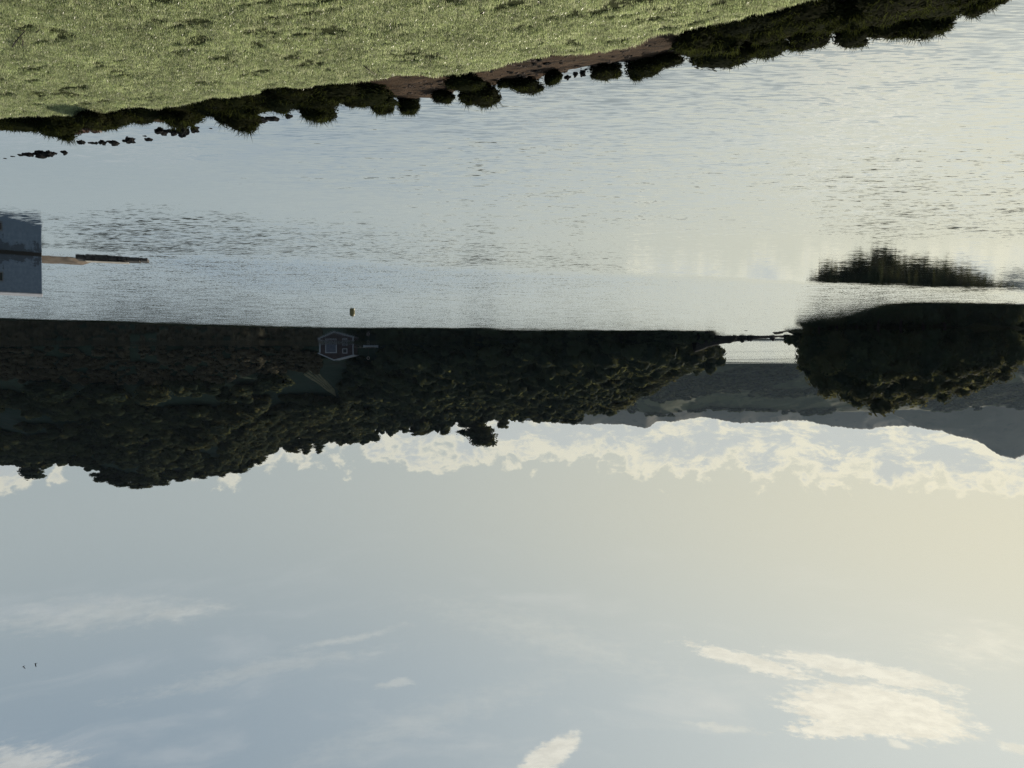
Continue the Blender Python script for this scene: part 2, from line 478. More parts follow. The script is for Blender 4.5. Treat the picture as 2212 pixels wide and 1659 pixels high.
# ------------------------------------------------------------------ water
def water_material():
    m, t = new_mat('water')
    P = worldpos(t)
    s = t.sep(P)
    X, Y = s[0], s[1]
    wob = t.noise(t.mapping(P, scale=(0.03, 0.06, 0.0)), 1.0, 4.0, 0.6)
    Yw = t.m('ADD', Y, t.m('MULTIPLY', t.m('SUBTRACT', wob, 0.5), t.m('MULTIPLY', Y, 0.16)))
    near_line = t.m('MULTIPLY_ADD', X, -0.33, 52.0)
    fc = t.n('ShaderNodeFloatCurve')
    cu = fc.mapping.curves[0]
    pts = [(-98, 174), (-62, 174), (-46, 170), (-38, 142), (10, 136), (40, 128), (75, 106), (110, 84)]
    while len(cu.points) > 2: cu.points.remove(cu.points[-1])
    for k, (a, b) in enumerate(pts):
        q = ((a + 100) / 220.0, b / 200.0)
        if k < 2: cu.points[k].location = q
        else: cu.points.new(*q)
    for q in cu.points: q.handle_type = 'VECTOR'
    fc.mapping.update()
    t.l(t.m('DIVIDE', t.m('ADD', X, 100.0), 220.0, clamp=True), fc.inputs['Value'])
    far_line = t.m('MULTIPLY', fc.outputs[0], 200.0)
    zB = t.m('MULTIPLY', t.mr(t.m('SUBTRACT', Yw, near_line), -2.0, 4.0), t.mr(t.m('SUBTRACT', far_line, Yw), -3.0, 9.0))
    # the near ripples, dying out towards the sheltered corner by the white house
    inner = t.m('MULTIPLY_ADD', X, -0.16, 35.0)
    zD = t.m('MULTIPLY', t.mr(t.m('SUBTRACT', inner, Yw), -5.0, 7.0), t.mr(t.m('MULTIPLY_ADD', Y, 0.35, X), 26.0, 6.0, 0.12, 1.0))
    # streaks on the bay behind the spit
    st = t.noise(t.mapping(P, scale=(0.0055, 0.0075, 0.0)), 1.0, 4.0, 0.6, 0.6)
    zE = t.m('MULTIPLY', t.mr(Y, 178.0, 215.0), t.mr(st, 0.36, 0.62, 0.45, 1.0))
    gust = t.mr(t.noise(t.mapping(P, scale=(0.05, 0.10, 0.0)), 1.0, 3.0, 0.6), 0.3, 0.7, 0.65, 1.15)
    lee = t.m('MULTIPLY', t.mr(t.m('SUBTRACT', t.m('MULTIPLY_ADD', Y, -0.285, -17.5), X), -1.5, 3.5), t.mr(t.m('MULTIPLY_ADD', X, -0.12, Yw), 79.0, 90.0))
    zB = t.m('MULTIPLY', zB, t.m('SUBTRACT', 1.0, lee))
    amp = t.m('ADD', t.m('MULTIPLY', zB, 0.62), t.m('MULTIPLY', zD, t.m('MULTIPLY', gust, 0.74)))
    amp = t.m('ADD', amp, t.m('MULTIPLY', zE, 0.5))
    calm = t.m('MULTIPLY', t.m('MULTIPLY', t.mr(Y, 30.0, 40.0), t.mr(Y, 75.0, 60.0)), t.mr(X, 25.5, 21.0))
    amp = t.m('ADD', amp, t.m('MULTIPLY', calm, t.mr(X, -18.0, 18.0, 0.045, 0.60)))
    amp = t.m('ADD', amp, 0.014)
    bias = t.m('ADD', t.m('ADD', t.m('MULTIPLY', zB, 0.075), t.m('MULTIPLY', zD, 0.022)), t.m('MULTIPLY', zE, 0.08))
    bias = t.m('ADD', bias, t.m('MULTIPLY', calm, t.mr(X, -12.0, 14.0, 0.0, 0.030)))
    # wavelets: long crests roughly across the view
    r1 = t.noise(t.mapping(P, rot=(0, 0, R(9)), scale=(2.2, 13.0, 0.0)), 1.0, 2.0, 0.5, 0.25, out='Color')
    r1b = t.noise(t.mapping(P, rot=(0, 0, R(5)), scale=(6.0, 10.0, 0.0)), 1.0, 3.0, 0.6, 0.2, out='Color')
    r1 = t.mix(zB, r1, r1b)
    r2 = t.noise(t.mapping(P, rot=(0, 0, R(-14)), scale=(0.5, 2.0, 0.0)), 1.0, 2.0, 0.5, 0.2, out='Color')
    rr = t.vm('ADD', t.vm('SCALE', t.vm('SUBTRACT', r1, (0.5, 0.5, 0.5)), scale=0.75), t.vm('SCALE', t.vm('SUBTRACT', r2, (0.5, 0.5, 0.5)), scale=0.25))
    q = t.sep(t.vm('SCALE', rr, scale=amp))
    nx = t.m('MULTIPLY', q[0], 0.45)
    ny = t.m('SUBTRACT', q[1], bias)
    nrm = t.vm('NORMALIZE', t.comb(nx, ny, 1.0))
    gl = t.n('ShaderNodeBsdfGlossy')
    gl.inputs['Roughness'].default_value = 0.03
    gl.inputs['Color'].default_value = (0.96, 0.985, 1.0, 1)
    t.l(nrm, gl.inputs['Normal'])
    df = t.n('ShaderNodeBsdfDiffuse')
    df.inputs['Color'].default_value = (0.030, 0.036, 0.034, 1)
    fr = t.n('ShaderNodeFresnel')
    fr.inputs['IOR'].default_value = 1.34
    t.l(nrm, fr.inputs['Normal'])
    fac = t.mr(fr.outputs[0], 0.02, 0.15, 0.42, 0.98, smooth=False)
    mx = t.n('ShaderNodeMixShader')
    t.l(fac, mx.inputs[0])
    t.l(df.outputs[0], mx.inputs[1])
    t.l(gl.outputs[0], mx.inputs[2])
    t.l(mx.outputs[0], t.out.inputs['Surface'])
    return m
M['water'] = water_material()
tag(link('water', np_mesh('water', [(-5600, -300, 0), (5600, -300, 0), (5600, 5600, 0), (-5600, 5600, 0)], [(0, 1, 2, 3)], M['water'])), 'calm grey lake with bands of wind ripples', kind='structure')

# ------------------------------------------------------------------ near ground: grass bank, peaty lip, brown soil slope
def poly_from(pts):
    p = np.array(sorted(pts), float)
    return lambda x: np.interp(x, p[:, 0], p[:, 1], left=None, right=None) + np.where(x < p[0, 0], (x - p[0, 0]) * 0.33, 0) + np.where(x > p[-1, 0], (x - p[-1, 0]) * 0.33, 0)
ZE = 0.75
edge_px = [(0, 257), (266, 233), (466, 207), (737, 181), (1070, 143), (1262, 112), (1426, 71), (1474, 57), (1618, 27), (1730, 2)]
edge_y = poly_from([(atZ(a, b, ZE).x, atZ(a, b, ZE).y) for a, b in edge_px])
wat_px = [(0, 284), (110, 276), (250, 262), (466, 250), (700, 228), (842, 214), (930, 205), (1230, 156), (1400, 128), (1600, 92), (1800, 58), (2000, 28), (2190, -6)]
wat_y = poly_from([(atZ(a, b, 0).x, atZ(a, b, 0).y) for a, b in wat_px])

def ground_h(x, y):
    x = np.asarray(x, float); y = np.asarray(y, float)
    e = edge_y(x) + (fbm(x * 1.3, x * 0 + 2, 3, 4) - 0.5) * 0.7
    w = np.maximum(wat_y(x) + (fbm(x * 0.9, x * 0 + 5, 4, 3) - 0.5) * 0.5, e + 0.6)
    d = e - y                                    # > 0 on the grass
    g = ZE + 0.03 * np.clip(d, 0, 6) + 0.6 * np.clip(8.5 - y, 0, 6.5) + (fbm(x * 0.6, y * 0.9, 9, 4) - 0.5) * 0.08
    t = np.clip((y - e) / (w - e), 0, 4)
    s = (ZE - 0.16) * (1 - np.clip(t, 0, 1)) ** 0.9 - 0.5 * np.clip(t - 1, 0, 3)
    s = s + (fbm(x * 3.0, y * 3.0, 11, 4) - 0.5) * 0.09 * (t < 1.3)
    k = sstep(-0.02, 0.10, y - e)
    return g * (1 - k) + s * k

xs = np.concatenate([np.linspace(-60, -11, 50), np.linspace(-10.9, 19.9, 440), np.linspace(20, 70, 50)])
vs_ = np.linspace(0, 1, 260)
GX = np.repeat(xs[:, None], len(vs_), 1)
e0 = edge_y(xs)[:, None]; w0 = wat_y(xs)[:, None]
yl = np.where(vs_[None, :] < 0.5, (e0 - 14) + (e0 - (e0 - 14)) * (1 - (1 - vs_[None, :] / 0.5) ** 1.3) - 0.0, e0 + (w0 + 2.5 - e0) * ((vs_[None, :] - 0.5) / 0.5))
GY = yl
GZ = ground_h(GX, GY)
m, t = new_mat('bank_soil')
P = worldpos(t)
n1 = t.noise(P, 1.6, 6.0, 0.62); n2 = t.noise(t.mapping(P, rot=(0, 0, R(-18)), scale=(0.6, 1.8, 1.8)), 3.4, 6.0, 0.65); n3 = t.noise(P, 22.0, 4.0, 0.6)
c = t.mix(t.mr(n1, 0.3, 0.7), (0.046, 0.030, 0.019), (0.076, 0.050, 0.032))
c = t.mix(t.mr(n2, 0.50, 0.58, 0.0, 0.85), c, (0.020, 0.015, 0.012))
c = t.mix(t.mr(n3, 0.62, 0.72, 0, 0.6), c, (0.13, 0.09, 0.06))
att = t.n('ShaderNodeAttribute'); att.attribute_name = 'turf'
c = t.mix(att.outputs['Fac'], c, t.mix(t.mr(n3, 0.3, 0.7), (0.030, 0.034, 0.014), (0.055, 0.065, 0.022)))
att2 = t.n('ShaderNodeAttribute'); att2.attribute_name = 'peat'
c = t.mix(att2.outputs['Fac'], c, (0.014, 0.011, 0.009))
principled(t, c, 0.95, 0.08, bump(t, n3, 0.8, 0.03))
M['bank_soil'] = m
gme = np_mesh('ground', np.stack([GX, GY, GZ], -1).reshape(-1, 3), grid_faces(len(xs), len(vs_)), M['bank_soil'], True)
eN = (edge_y(GX) + (fbm(GX * 1.3, GX * 0 + 2, 3, 4) - 0.5) * 0.7)
turf = sstep(0.06, -0.06, GY - eN)
peat = sstep(-0.12, 0.02, GY - eN) * sstep(0.75, 0.25, GY - eN + (fbm(GX * 1.7, GY * 1.7, 21, 3) - 0.5) * 0.9)
for nm, arr in (('turf', turf), ('peat', peat)):
    a = gme.attributes.new(nm, 'FLOAT', 'POINT'); a.data.foreach_set('value', arr.ravel().astype(np.float32))
ground = tag(link('ground', gme), kind='structure')

# ------------------------------------------------------------------ distant land
def hill(name, cols, back=1.35, nt=40, na=160, rough=2.0, rscale=0.02, power=0.95, mat=None, seed=0, smooth_px=0, jag=0.0):
    """cols: (xd, y_shore, y_ridge, yd_skyline). A slope that rises from the shore to a ridge and falls away behind it."""
    c = np.array(cols, float)
    xd = np.linspace(c[:, 0].min(), c[:, 0].max(), na)
    o = np.argsort(c[:, 0]); c = c[o]
    ys = np.interp(xd, c[:, 0], c[:, 1]); yr = np.interp(xd, c[:, 0], c[:, 2]); sk = np.interp(xd, c[:, 0], c[:, 3])
    if smooth_px:
        k = max(3, int(smooth_px / (xd[1] - xd[0])) | 1)
        sk = np.convolve(np.pad(sk, k // 2, mode='edge'), np.ones(k) / k, mode='valid')
    H = np.array([atY(a, b, d).z for a, b, d in zip(xd, sk, yr)])
    H = np.maximum(H, 0.3)
    crest = jag * (fbm(xd * 0.16, xd * 0 + 1.5, seed + 3, 4) - 0.5)
    tt = np.linspace(-0.05, back, nt)
    Y = ys[:, None] + (yr - ys)[:, None] * tt[None, :]
    X = ((CX - xd) / FD)[:, None] * Y / math.cos(PITCH)
    prof = np.where(tt < 1, np.clip(tt, 0, 1) ** power, 1 - ((tt - 1) / (back - 1)) ** 1.5 * 1.05)
    prof = np.where(tt < 0, tt * 3, prof)
    Z = H[:, None] * prof[None, :] + (fbm(X * rscale, Y * rscale, seed, 5) - 0.5) * rough * np.clip(tt * 4, 0, 1)[None, :] * np.clip((back - tt) * 6, 0, 1)[None, :]
    Z = Z + crest[:, None] * np.clip(1 - np.abs(tt - 1) * 9, 0, 1)[None, :]
    def zat(x, y):
        a = np.clip(x / y * math.cos(PITCH), (CX - xd.max()) / FD, (CX - xd.min()) / FD)
        xx = CX - a * FD
        tq = np.clip((y - np.interp(xx, xd, ys)) / (np.interp(xx, xd, yr) - np.interp(xx, xd, ys)), -0.05, back)
        fi = (xx - xd[0]) / (xd[-1] - xd[0]) * (na - 1); fj = (tq + 0.05) / (back + 0.05) * (nt - 1)
        i = np.clip(np.floor(fi).astype(int), 0, na - 2); j = np.clip(np.floor(fj).astype(int), 0, nt - 2)
        u = fi - i; v = fj - j
        return (Z[i, j] * (1 - u) + Z[i + 1, j] * u) * (1 - v) + (Z[i, j + 1] * (1 - u) + Z[i + 1, j + 1] * u) * v
    me = np_mesh(name, np.stack([X, Y, Z], -1).reshape(-1, 3), grid_faces(na, nt), mat, True)
    ob = tag(link(name, me), kind='structure')
    def sample(n, g, t0=0.0, t1=1.0, x0=None, x1=None):
        a = g.uniform(x0 if x0 is not None else xd[0], x1 if x1 is not None else xd[-1], n)
        q = g.uniform(t0, t1, n)
        y0 = np.interp(a, xd, ys); y1 = np.interp(a, xd, yr)
        y = y0 + (y1 - y0) * q
        x = (CX - a) / FD * y / math.cos(PITCH)
        return x, y, zat(x, y), a, q
    ob_fn = dict(ob=ob, zat=zat, sample=sample)
    return ob_fn

def land_mat(name, c1, c2, c3, scale, lo=0.42, hi=0.58):
    m, t = new_mat(name)
    P = worldpos(t)
    n1 = t.noise(P, scale, 5.0, 0.6); n2 = t.noise(P, scale * 6, 5.0, 0.65)
    c = t.mix(t.mr(n1, lo, hi), c1, c2)
    c = t.mix(t.mr(n2, 0.55, 0.68), c, c3)
    principled(t, c, 0.95, 0.1, bump(t, n2, 0.6, 1.5))
    return m
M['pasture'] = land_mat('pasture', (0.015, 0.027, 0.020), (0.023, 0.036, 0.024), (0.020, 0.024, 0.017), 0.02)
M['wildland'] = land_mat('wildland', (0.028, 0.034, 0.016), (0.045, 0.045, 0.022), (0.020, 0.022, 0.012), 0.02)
def patchwork():
    m, t = new_mat('patchwork')
    P = worldpos(t)
    wv = t.vm('SCALE', t.vm('SUBTRACT', t.noise(P, 0.006, 4.0, 0.6, out='Color'), (0.5, 0.5, 0.5)), scale=160.0)
    pw = t.mapping(t.vm('ADD', P, wv), scale=(1 / 70.0, 1 / 26.0, 0.0))
    v = t.n('ShaderNodeTexVoronoi', feature='F1'); v.inputs['Scale'].default_value = 1.0; t.l(pw, v.inputs['Vector'])
    rs = t.sep(v.outputs['Color'])
    n2 = t.noise(P, 0.03, 5.0, 0.65)
    c = t.mix(rs[0], (0.040, 0.050, 0.026), (0.075, 0.080, 0.042))
    c = t.mix(t.mr(rs[1], 0.95, 0.97), c, (0.24, 0.22, 0.14))
    c = t.mix(t.mr(n2, 0.46, 0.60), c, (0.030, 0.036, 0.020))
    principled(t, c, 0.95, 0.1)
    return m
M['patchwork'] = patchwork()
M['mountain'] = land_mat('mountain', (0.060, 0.058, 0.040), (0.085, 0.075, 0.055), (0.045, 0.045, 0.032), 0.004)

hillA = hill('hills', [(1180, 1450, 1650, 886), (1330, 1450, 1650, 884), (1426, 1420, 1620, 896), (1536, 1420, 1650, 879), (1608, 1420, 1650, 886), (1743, 1430, 1650, 896), (1900, 1450, 1650, 890), (2118, 1450, 1700, 880), (2500, 1450, 1700, 870)],
             rough=22, rscale=0.012, mat=M['patchwork'], seed=31, jag=6.0, nt=60, na=240, power=0.85)
hill('hills', [(900, 3100, 3600, 900), (1100, 3100, 3600, 905), (1230, 3100, 3600, 917), (1349, 3100, 3600, 917), (1397, 3100, 3600, 926), (1421, 3100, 3600, 909), (1453, 3100, 3600, 911), (1516, 3100, 3600, 902), (1563, 3100, 3600, 908), (1601, 3100, 3600, 916), (1736, 3100, 3600, 907), (1790, 3100, 3600, 922), (1863, 3100, 3600, 930), (1914, 3100, 3600, 922), (1994, 3100, 3600, 920), (2100, 3100, 3600, 915), (2500, 3100, 3600, 905)],
     rough=16, rscale=0.006, mat=M['mountain'], seed=33, smooth_px=14, jag=17.0, na=620, nt=50, power=0.8)
hill('mountain', [(1700, 2300, 2500, 800), (1850, 2450, 2700, 868), (1930, 2450, 2800, 903), (1994, 2450, 2900, 921), (2045, 2450, 2900, 937), (2118, 2450, 2950, 959), (2150, 2450, 3000, 975), (2172, 2450, 3000, 985), (2192, 2450, 3000, 987), (2212, 2450, 3000, 979), (2300, 2450, 3000, 960), (2700, 2450, 3000, 1000)],
     rough=46, rscale=0.005, mat=M['mountain'], seed=35, smooth_px=30, jag=12.0, na=420, nt=50, power=0.9)

# the near hill across the water
main_cols = [(-500, 262, 440, 985), (-60, 252, 430, 985), (0, 248, 425, 985), (60, 247, 425, 998), (110, 247, 425, 994), (190, 246, 425, 997), (230, 246, 425, 1018), (300, 245, 425, 1032), (400, 244, 420, 1016), (520, 240, 410, 1000), (600, 242, 400, 955), (680, 247, 392, 940), (770, 247, 385, 936), (810, 243, 380, 925), (850, 222, 375, 912), (900, 214, 365, 914), (985, 205, 350, 900), (1090, 196, 335, 892), (1180, 188, 320, 885), (1230, 184, 312, 885), (1300, 179, 300, 872), (1350, 176, 280, 842), (1400, 172, 258, 820), (1450, 170, 232, 783), (1500, 168, 205, 762), (1530, 167, 190, 745), (1550, 166, 185, 733)]
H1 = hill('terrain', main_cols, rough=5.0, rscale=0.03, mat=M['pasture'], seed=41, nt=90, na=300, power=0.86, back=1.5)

# island mound
IK = 0.885
IC = Vector((-85.0 * IK, 160.0 * IK, 0)); IRX, IRY = 25.0 * IK, 17.0 * IK
def island_h(x, y):
    d = np.sqrt(((x - IC.x) / IRX) ** 2 + ((y - IC.y) / IRY) ** 2)
    return 4.2 * np.clip(1 - d ** 1.6, -1, 1) - 0.1 + (fbm(x * 0.3, y * 0.3, 51, 3) - 0.5) * 0.8
ix = np.linspace(IC.x - 28, IC.x + 28, 70); iy = np.linspace(IC.y - 20, IC.y + 20, 50)
IX, IY = np.meshgrid(ix, iy, indexing='ij')
tag(link('island', np_mesh('island', np.stack([IX, IY, island_h(IX, IY)], -1).reshape(-1, 3), grid_faces(70, 50), M['wildland'], True)), kind='structure')

# stony spit between the hill and the island
sp = np.linspace(0, 1, 90); sv = np.linspace(-1, 1, 15)
A, B = atZ(1500, 729, 0), atZ(1765, 724, 0)
SX = A.x + (B.x - A.x) * sp[:, None] + 0 * sv[None, :]
SY = A.y + (B.y - A.y) * sp[:, None] + sv[None, :] * (3.0 - 1.2 * np.sin(sp * np.pi)[:, None])
wid = np.interp(sp, [0, 0.15, 0.4, 0.58, 0.68, 0.8, 0.9, 1], [3.6, 2.2, 1.15, 0.70, 0.50, 0.62, 1.6, 3.0])
SZ = wid[:, None] * (1 - np.abs(sv[None, :]) ** 1.5) - 0.18 + (fbm(SX * 0.8, SY * 0.8, 61, 4) - 0.5) * 0.45
tag(link('terrain', np_mesh('spit', np.stack([SX, SY, SZ], -1).reshape(-1, 3), grid_faces(90, 15), M['rock'], True)), kind='structure')

# ------------------------------------------------------------------ trees
def blob_tree(seed, kind):
    g = np.random.default_rng(seed)
    blobs = []
    if kind == 'broad':
        for k in range(17):
            a = g.uniform(0, math.tau); r = g.uniform(0.05, 0.31); z = g.uniform(0.28, 0.84)
            r *= 1.0 - 0.9 * max(0, z - 0.6)
            blobs.append((math.cos(a) * r, math.sin(a) * r, z, g.uniform(0.11, 0.19), g.uniform(0.09, 0.15)))
        blobs.append((0, 0, 0.62, 0.26, 0.24))
    elif kind == 'low':
        for k in range(20):
            a = g.uniform(0, math.tau); r = g.uniform(0.1, 0.42); z = g.uniform(0.14, 0.82)
            r *= math.sqrt(max(0.1, 1 - (z / 0.98) ** 2)) + 0.05
            blobs.append((math.cos(a) * r, math.sin(a) * r, z, g.uniform(0.13, 0.21), g.uniform(0.11, 0.18)))
        blobs.append((0, 0, 0.45, 0.38, 0.40))
    elif kind == 'spire':
        for k in range(15):
            z = 0.14 + 0.82 * k / 14; r = (1 - z) * 0.20 + 0.015; a = k * 2.4
            blobs.append((math.cos(a) * r * 0.7, math.sin(a) * r * 0.7, z, 0.06 + 0.14 * (1 - z), 0.075))
    return blobs

TREES = []
def make_tree_meshes():
    for seed, kind, mat, n, sz in ((101, 'broad', 'leaf', 1900, 0.042), (102, 'broad', 'leaf_b', 1900, 0.042), (103, 'low', 'leaf', 2200, 0.045), (104, 'low', 'leaf_b', 2200, 0.045), (105, 'spire', 'leaf', 1500, 0.030)):
        bl = blob_tree(seed, kind)
        v, f = leaf_cloud(bl, n, sz, seed, core=0.72, ragged=0.34)
        crown = np_mesh('crown', v, f, M[mat])
        mb = MB()
        g = random.Random(seed)
        mb.tube([(0, 0, -0.04), (0.004, 0.006, 0.12), (-0.008, 0.004, 0.34), (0.01, -0.006, 0.62 if kind != 'spire' else 0.93)], [0.034, 0.026, 0.020, 0.007], 8)
        if kind != 'spire':
            for b in bl[:8]:
                s = Vector((0, 0, g.uniform(0.12, 0.36)))
                e = Vector((b[0], b[1], b[2]))
                mid = s.lerp(e, 0.5) + Vector((0, 0, -0.03))
                mb.tube([s, mid, e], [0.014, 0.009, 0.004], 6)
        TREES.append((kind, crown, mb.mesh('trunk', M['bark'], True)))
make_tree_meshes()
def tree(name, label, cat, base, height, width, variant, rz, group):
    kind, crown, trunk = TREES[variant]
    r = link(name, None, loc=base)
    r.empty_display_size = 0.5
    tag(r, label, cat, group)
    k = width / 0.86 if kind != 'spire' else width / 0.42
    s = (k, k, height)
    link('trunk', trunk, r, scale=(k * 0.9, k * 0.9, height), rot=(0, 0, rz))
    link('crown', crown, r, scale=s, rot=(0, 0, rz))
    return r

# island trees: outline of the wood from the photo
isk = np.array([(1722, 752), (1745, 795), (1760, 832), (1790, 862), (1830, 888), (1900, 907), (1960, 892), (2040, 878), (2100, 858), (2160, 838), (2200, 800), (2230, 770), (2300, 760)])
def isl_top(xd): return np.interp(xd, isk[:, 0], isk[:, 1])
isl = []
for (xd, Y, frac, wpx, var, lab) in [
    (1752, 150, 1.0, 62, 3, "low yellow-lit tree leaning over the water at the spit end of the island"),
    (1770, 160, 1.0, 70, 2, "bushy tree just behind the lowest tree at the island's spit end"),
    (1800, 156, 1.0, 86, 3, "tree on the steep shoulder of the island wood nearest the spit"),
    (1842, 160, 1.0, 92, 2, "tall dark tree between the island's shoulder and its highest crown"),
    (1892, 162, 1.0, 104, 3, "highest crown of the island wood, standing against the blue ridge"),
    (1938, 163, 1.0, 96, 2, "tall tree next to the island's highest crown on the side towards the photo edge"),
    (1985, 164, 1.0, 92, 3, "lit tree in the middle of the island skyline under the mountain"),
    (2032, 164, 1.0, 90, 2, "rounded tree on the island skyline where it starts to slope down"),
    (2078, 164, 1.0, 86, 3, "yellowish tree on the sloping part of the island skyline"),
    (2122, 163, 1.0, 80, 2, "small-crowned tree low on the island skyline near the photo edge"),
    (2164, 162, 1.0, 70, 3, "last full tree of the island wood before the photo edge"),
    (2204, 160, 1.0, 60, 2, "low tree at the photo edge ending the island wood")]:
    isl.append((xd, Y, frac, wpx, var, lab))
for (xd, Y, frac, wpx, var) in [(1768, 146, 0.72, 66, 2), (1806, 144, 0.66, 80, 3), (1850, 143, 0.66, 88, 2), (1896, 143, 0.7, 92, 2), (1944, 143, 0.68, 88, 3), (1992, 143, 0.72, 88, 2), (2040, 144, 0.72, 84, 3), (2086, 145, 0.74, 80, 2), (2130, 146, 0.76, 74, 3), (2176, 148, 0.8, 68, 2),
                               (1828, 150, 0.86, 84, 2), (1874, 150, 0.86, 90, 3), (1920, 151, 0.86, 90, 2), (1968, 151, 0.88, 88, 3), (2016, 151, 0.88, 84, 2), (2062, 152, 0.88, 80, 3), (2108, 153, 0.9, 74, 2)]:
    isl.append((xd, Y, frac, wpx, var, "dark tree packed into the shaded inside of the island wood"))
for k, (xd, Y, frac, wpx, var, lab) in enumerate(isl):
    Y = Y * IK
    x = (CX - xd) / FD * Y
    zt = atY(xd, HZ + (isl_top(xd) - HZ) * 1.0, Y).z
    b = float(island_h(np.array(x), np.array(float(Y))))
    b = max(b, 0.0) - 0.15
    h = (zt - b) * frac
    tree('tree', lab, 'tree', (x, Y, b), max(h, 2.0), wpx / FD * Y * 1.12, var, k * 1.7, 'trees on the wooded island')

# trees and bushes of the near hill that can be told apart
def hill_tree(name, lab, cat, xd, yd_base, Yg, h, w, var, group):
    x = (CX - xd) / FD * Yg
    z = float(H1['zat'](np.array([x]), np.array([float(Yg)]))[0])
    return tree(name, lab, cat, (x, Yg, z - 0.3), h, w, var, xd * 0.37, group)
def skyline_tree(xd, yd_top, Yg, wpx, var, lab, name='tree', cat='tree'):
    x = (CX - xd) / FD * Yg
    z = float(H1['zat'](np.array([x]), np.array([float(Yg)]))[0])
    zt = atY(xd, yd_top, Yg).z
    return tree(name, lab, cat, (x, Yg, z - 0.3), max(zt - z + 0.3, 2.5), wpx / FD * Yg, var, xd * 0.37, 'trees along the hill skyline')
for a in [(1042, 969, 344, 100, 0, "big round-crowned tree alone on the middle of the hill skyline"),
          (962, 944, 356, 38, 1, "small ragged tree beside the big round skyline tree"),
          (1085, 930, 338, 34, 1, "thin leaning tree close on the low side of the big skyline tree"),
          (70, 1038, 424, 62, 0, "round tree on the skyline nearest the photo edge above the waterside house"),
          (25, 1006, 424, 50, 1, "low flat tree on the skyline at the very photo edge"),
          (218, 1046, 425, 52, 1, "gappy tree where the highest skyline wood begins"),
          (258, 1054, 425, 60, 0, "tree in the highest skyline wood next to its gappy end"),
          (302, 1059, 425, 66, 1, "topmost tree of the whole hill skyline"),
          (345, 1050, 423, 60, 0, "tree just past the topmost one on the hill skyline"),
          (388, 1040, 421, 54, 4, "pointed tree in the long even row of the hill skyline"),
          (425, 1036, 418, 54, 1, "bushy tree in the long even row of the hill skyline"),
          (470, 1030, 415, 56, 0, "broad tree in the long even row of the hill skyline"),
          (518, 1024, 411, 58, 1, "tree where the long skyline row begins to drop"),
          (556, 1004, 406, 44, 0, "tree half-way down the drop of the hill skyline"),
          (628, 982, 398, 46, 1, "tree left of the notch where the first cloud shows above the hill"),
          (660, 981, 395, 40, 4, "spiky conifer behind the notch in the hill skyline"),
          (688, 979, 393, 34, 4, "thin conifer at the end of the spiky group on the skyline"),
          (760, 957, 386, 50, 0, "low rounded tree between the spiky group and the small ragged tree"),
          (905, 943, 365, 56, 1, "wide low tree on the skyline before the small ragged tree"),
          (1175, 914, 320, 60, 0, "wide tree on the skyline past the big round tree"),
          (1232, 918, 312, 56, 1, "tree on the skyline where the blue hills first show behind")]:
    skyline_tree(*a)
for a in [('bush', "lone round bush in the dark pasture above the boathouse", 'bush', 700, 0, 300, 10, 13, 2),
          ('bush', "small dark bush in the pasture below the skyline notch", 'bush', 562, 0, 290, 6, 9, 3),
          ('tree', "tree at the lit upper end of the slanting thicket on the hill pasture", 'tree', 432, 0, 318, 12, 15, 3),
          ('tree', "tree in the middle of the slanting thicket on the hill pasture", 'tree', 470, 0, 306, 10, 14, 2),
          ('tree', "tree at the lower end of the slanting thicket on the hill pasture", 'tree', 510, 0, 295, 9, 12, 3),
          ('tree', "round tree behind the shore bracken, nearest the pale field strip", 'tree', 590, 0, 264, 8, 13, 2),
          ('tree', "round tree behind the shore bracken in the gap above the pier tip", 'tree', 330, 0, 268, 9, 13, 3),
          ('tree', "round tree behind the shore bracken above the waterside house", 'tree', 110, 0, 272, 9, 15, 2),
          ('tree', "round tree behind the shore bracken between the two other round ones", 'tree', 230, 0, 270, 9, 14, 2)]:
    hill_tree(*a, 'trees and bushes on the hillside pasture')
for a in [('tree', "last tree of the wooded point, low above the spit water", 'tree', 1506, 0, 176, 5.0, 7, 3),
          ('tree', "second tree from the tip of the wooded point", 'tree', 1470, 0, 186, 6.0, 9, 2),
          ('tree', "lit tree on the falling edge of the wooded point", 'tree', 1432, 0, 205, 8.0, 11, 3),
          ('tree', "tree half-way down the falling edge of the wooded point", 'tree', 1385, 0, 232, 9.0, 13, 2),
          ('tree', "tree at the top of the falling edge of the wooded point", 'tree', 1335, 0, 262, 9.0, 14, 3)]:
    hill_tree(*a, 'trees on the wooded point')

# the woods and scrub that read as one mass
def clump_sources(seed, mat, kind='low', n=330, size=0.125):
    res = []
    for s in range(3):
        g = np.random.default_rng(seed + s)
        bl = []
        for k in range(7):
            a = g.uniform(0, math.tau); r = g.uniform(0.1, 0.55); z = g.uniform(0.2, 0.75)
            bl.append((math.cos(a) * r, math.sin(a) * r, z, g.uniform(0.25, 0.42), g.uniform(0.2, 0.34)))
        v, f = leaf_cloud(bl, n, size, seed + s, core=0.88, ragged=0.26, align=0.25)
        res.append(bpy.data.objects.new('clump', np_mesh('clump', v, f, M[mat])))
    return res
g = np.random.default_rng(77)
def wood(name, label, mat, X, Y, Z, smin, smax, seed, hr=(0.7, 1.15)):
    ok = ~((X / Y * FD > CX - 822) & (X / Y * FD < CX - 675) & (Y < 252))
    X, Y, Z = X[ok], Y[ok], Z[ok]
    n = len(X)
    s = g.uniform(smin, smax, n)
    size = np.stack([s, s, s * g.uniform(hr[0], hr[1], n)], 1)
    turn = np.stack([np.zeros(n), np.zeros(n), g.uniform(0, math.tau, n)], 1)
    o = scatter(name, np.stack([X, Y, Z - 0.25], 1), size, turn, clump_sources(seed, mat))
    tag(o, label, kind='stuff')
    return o
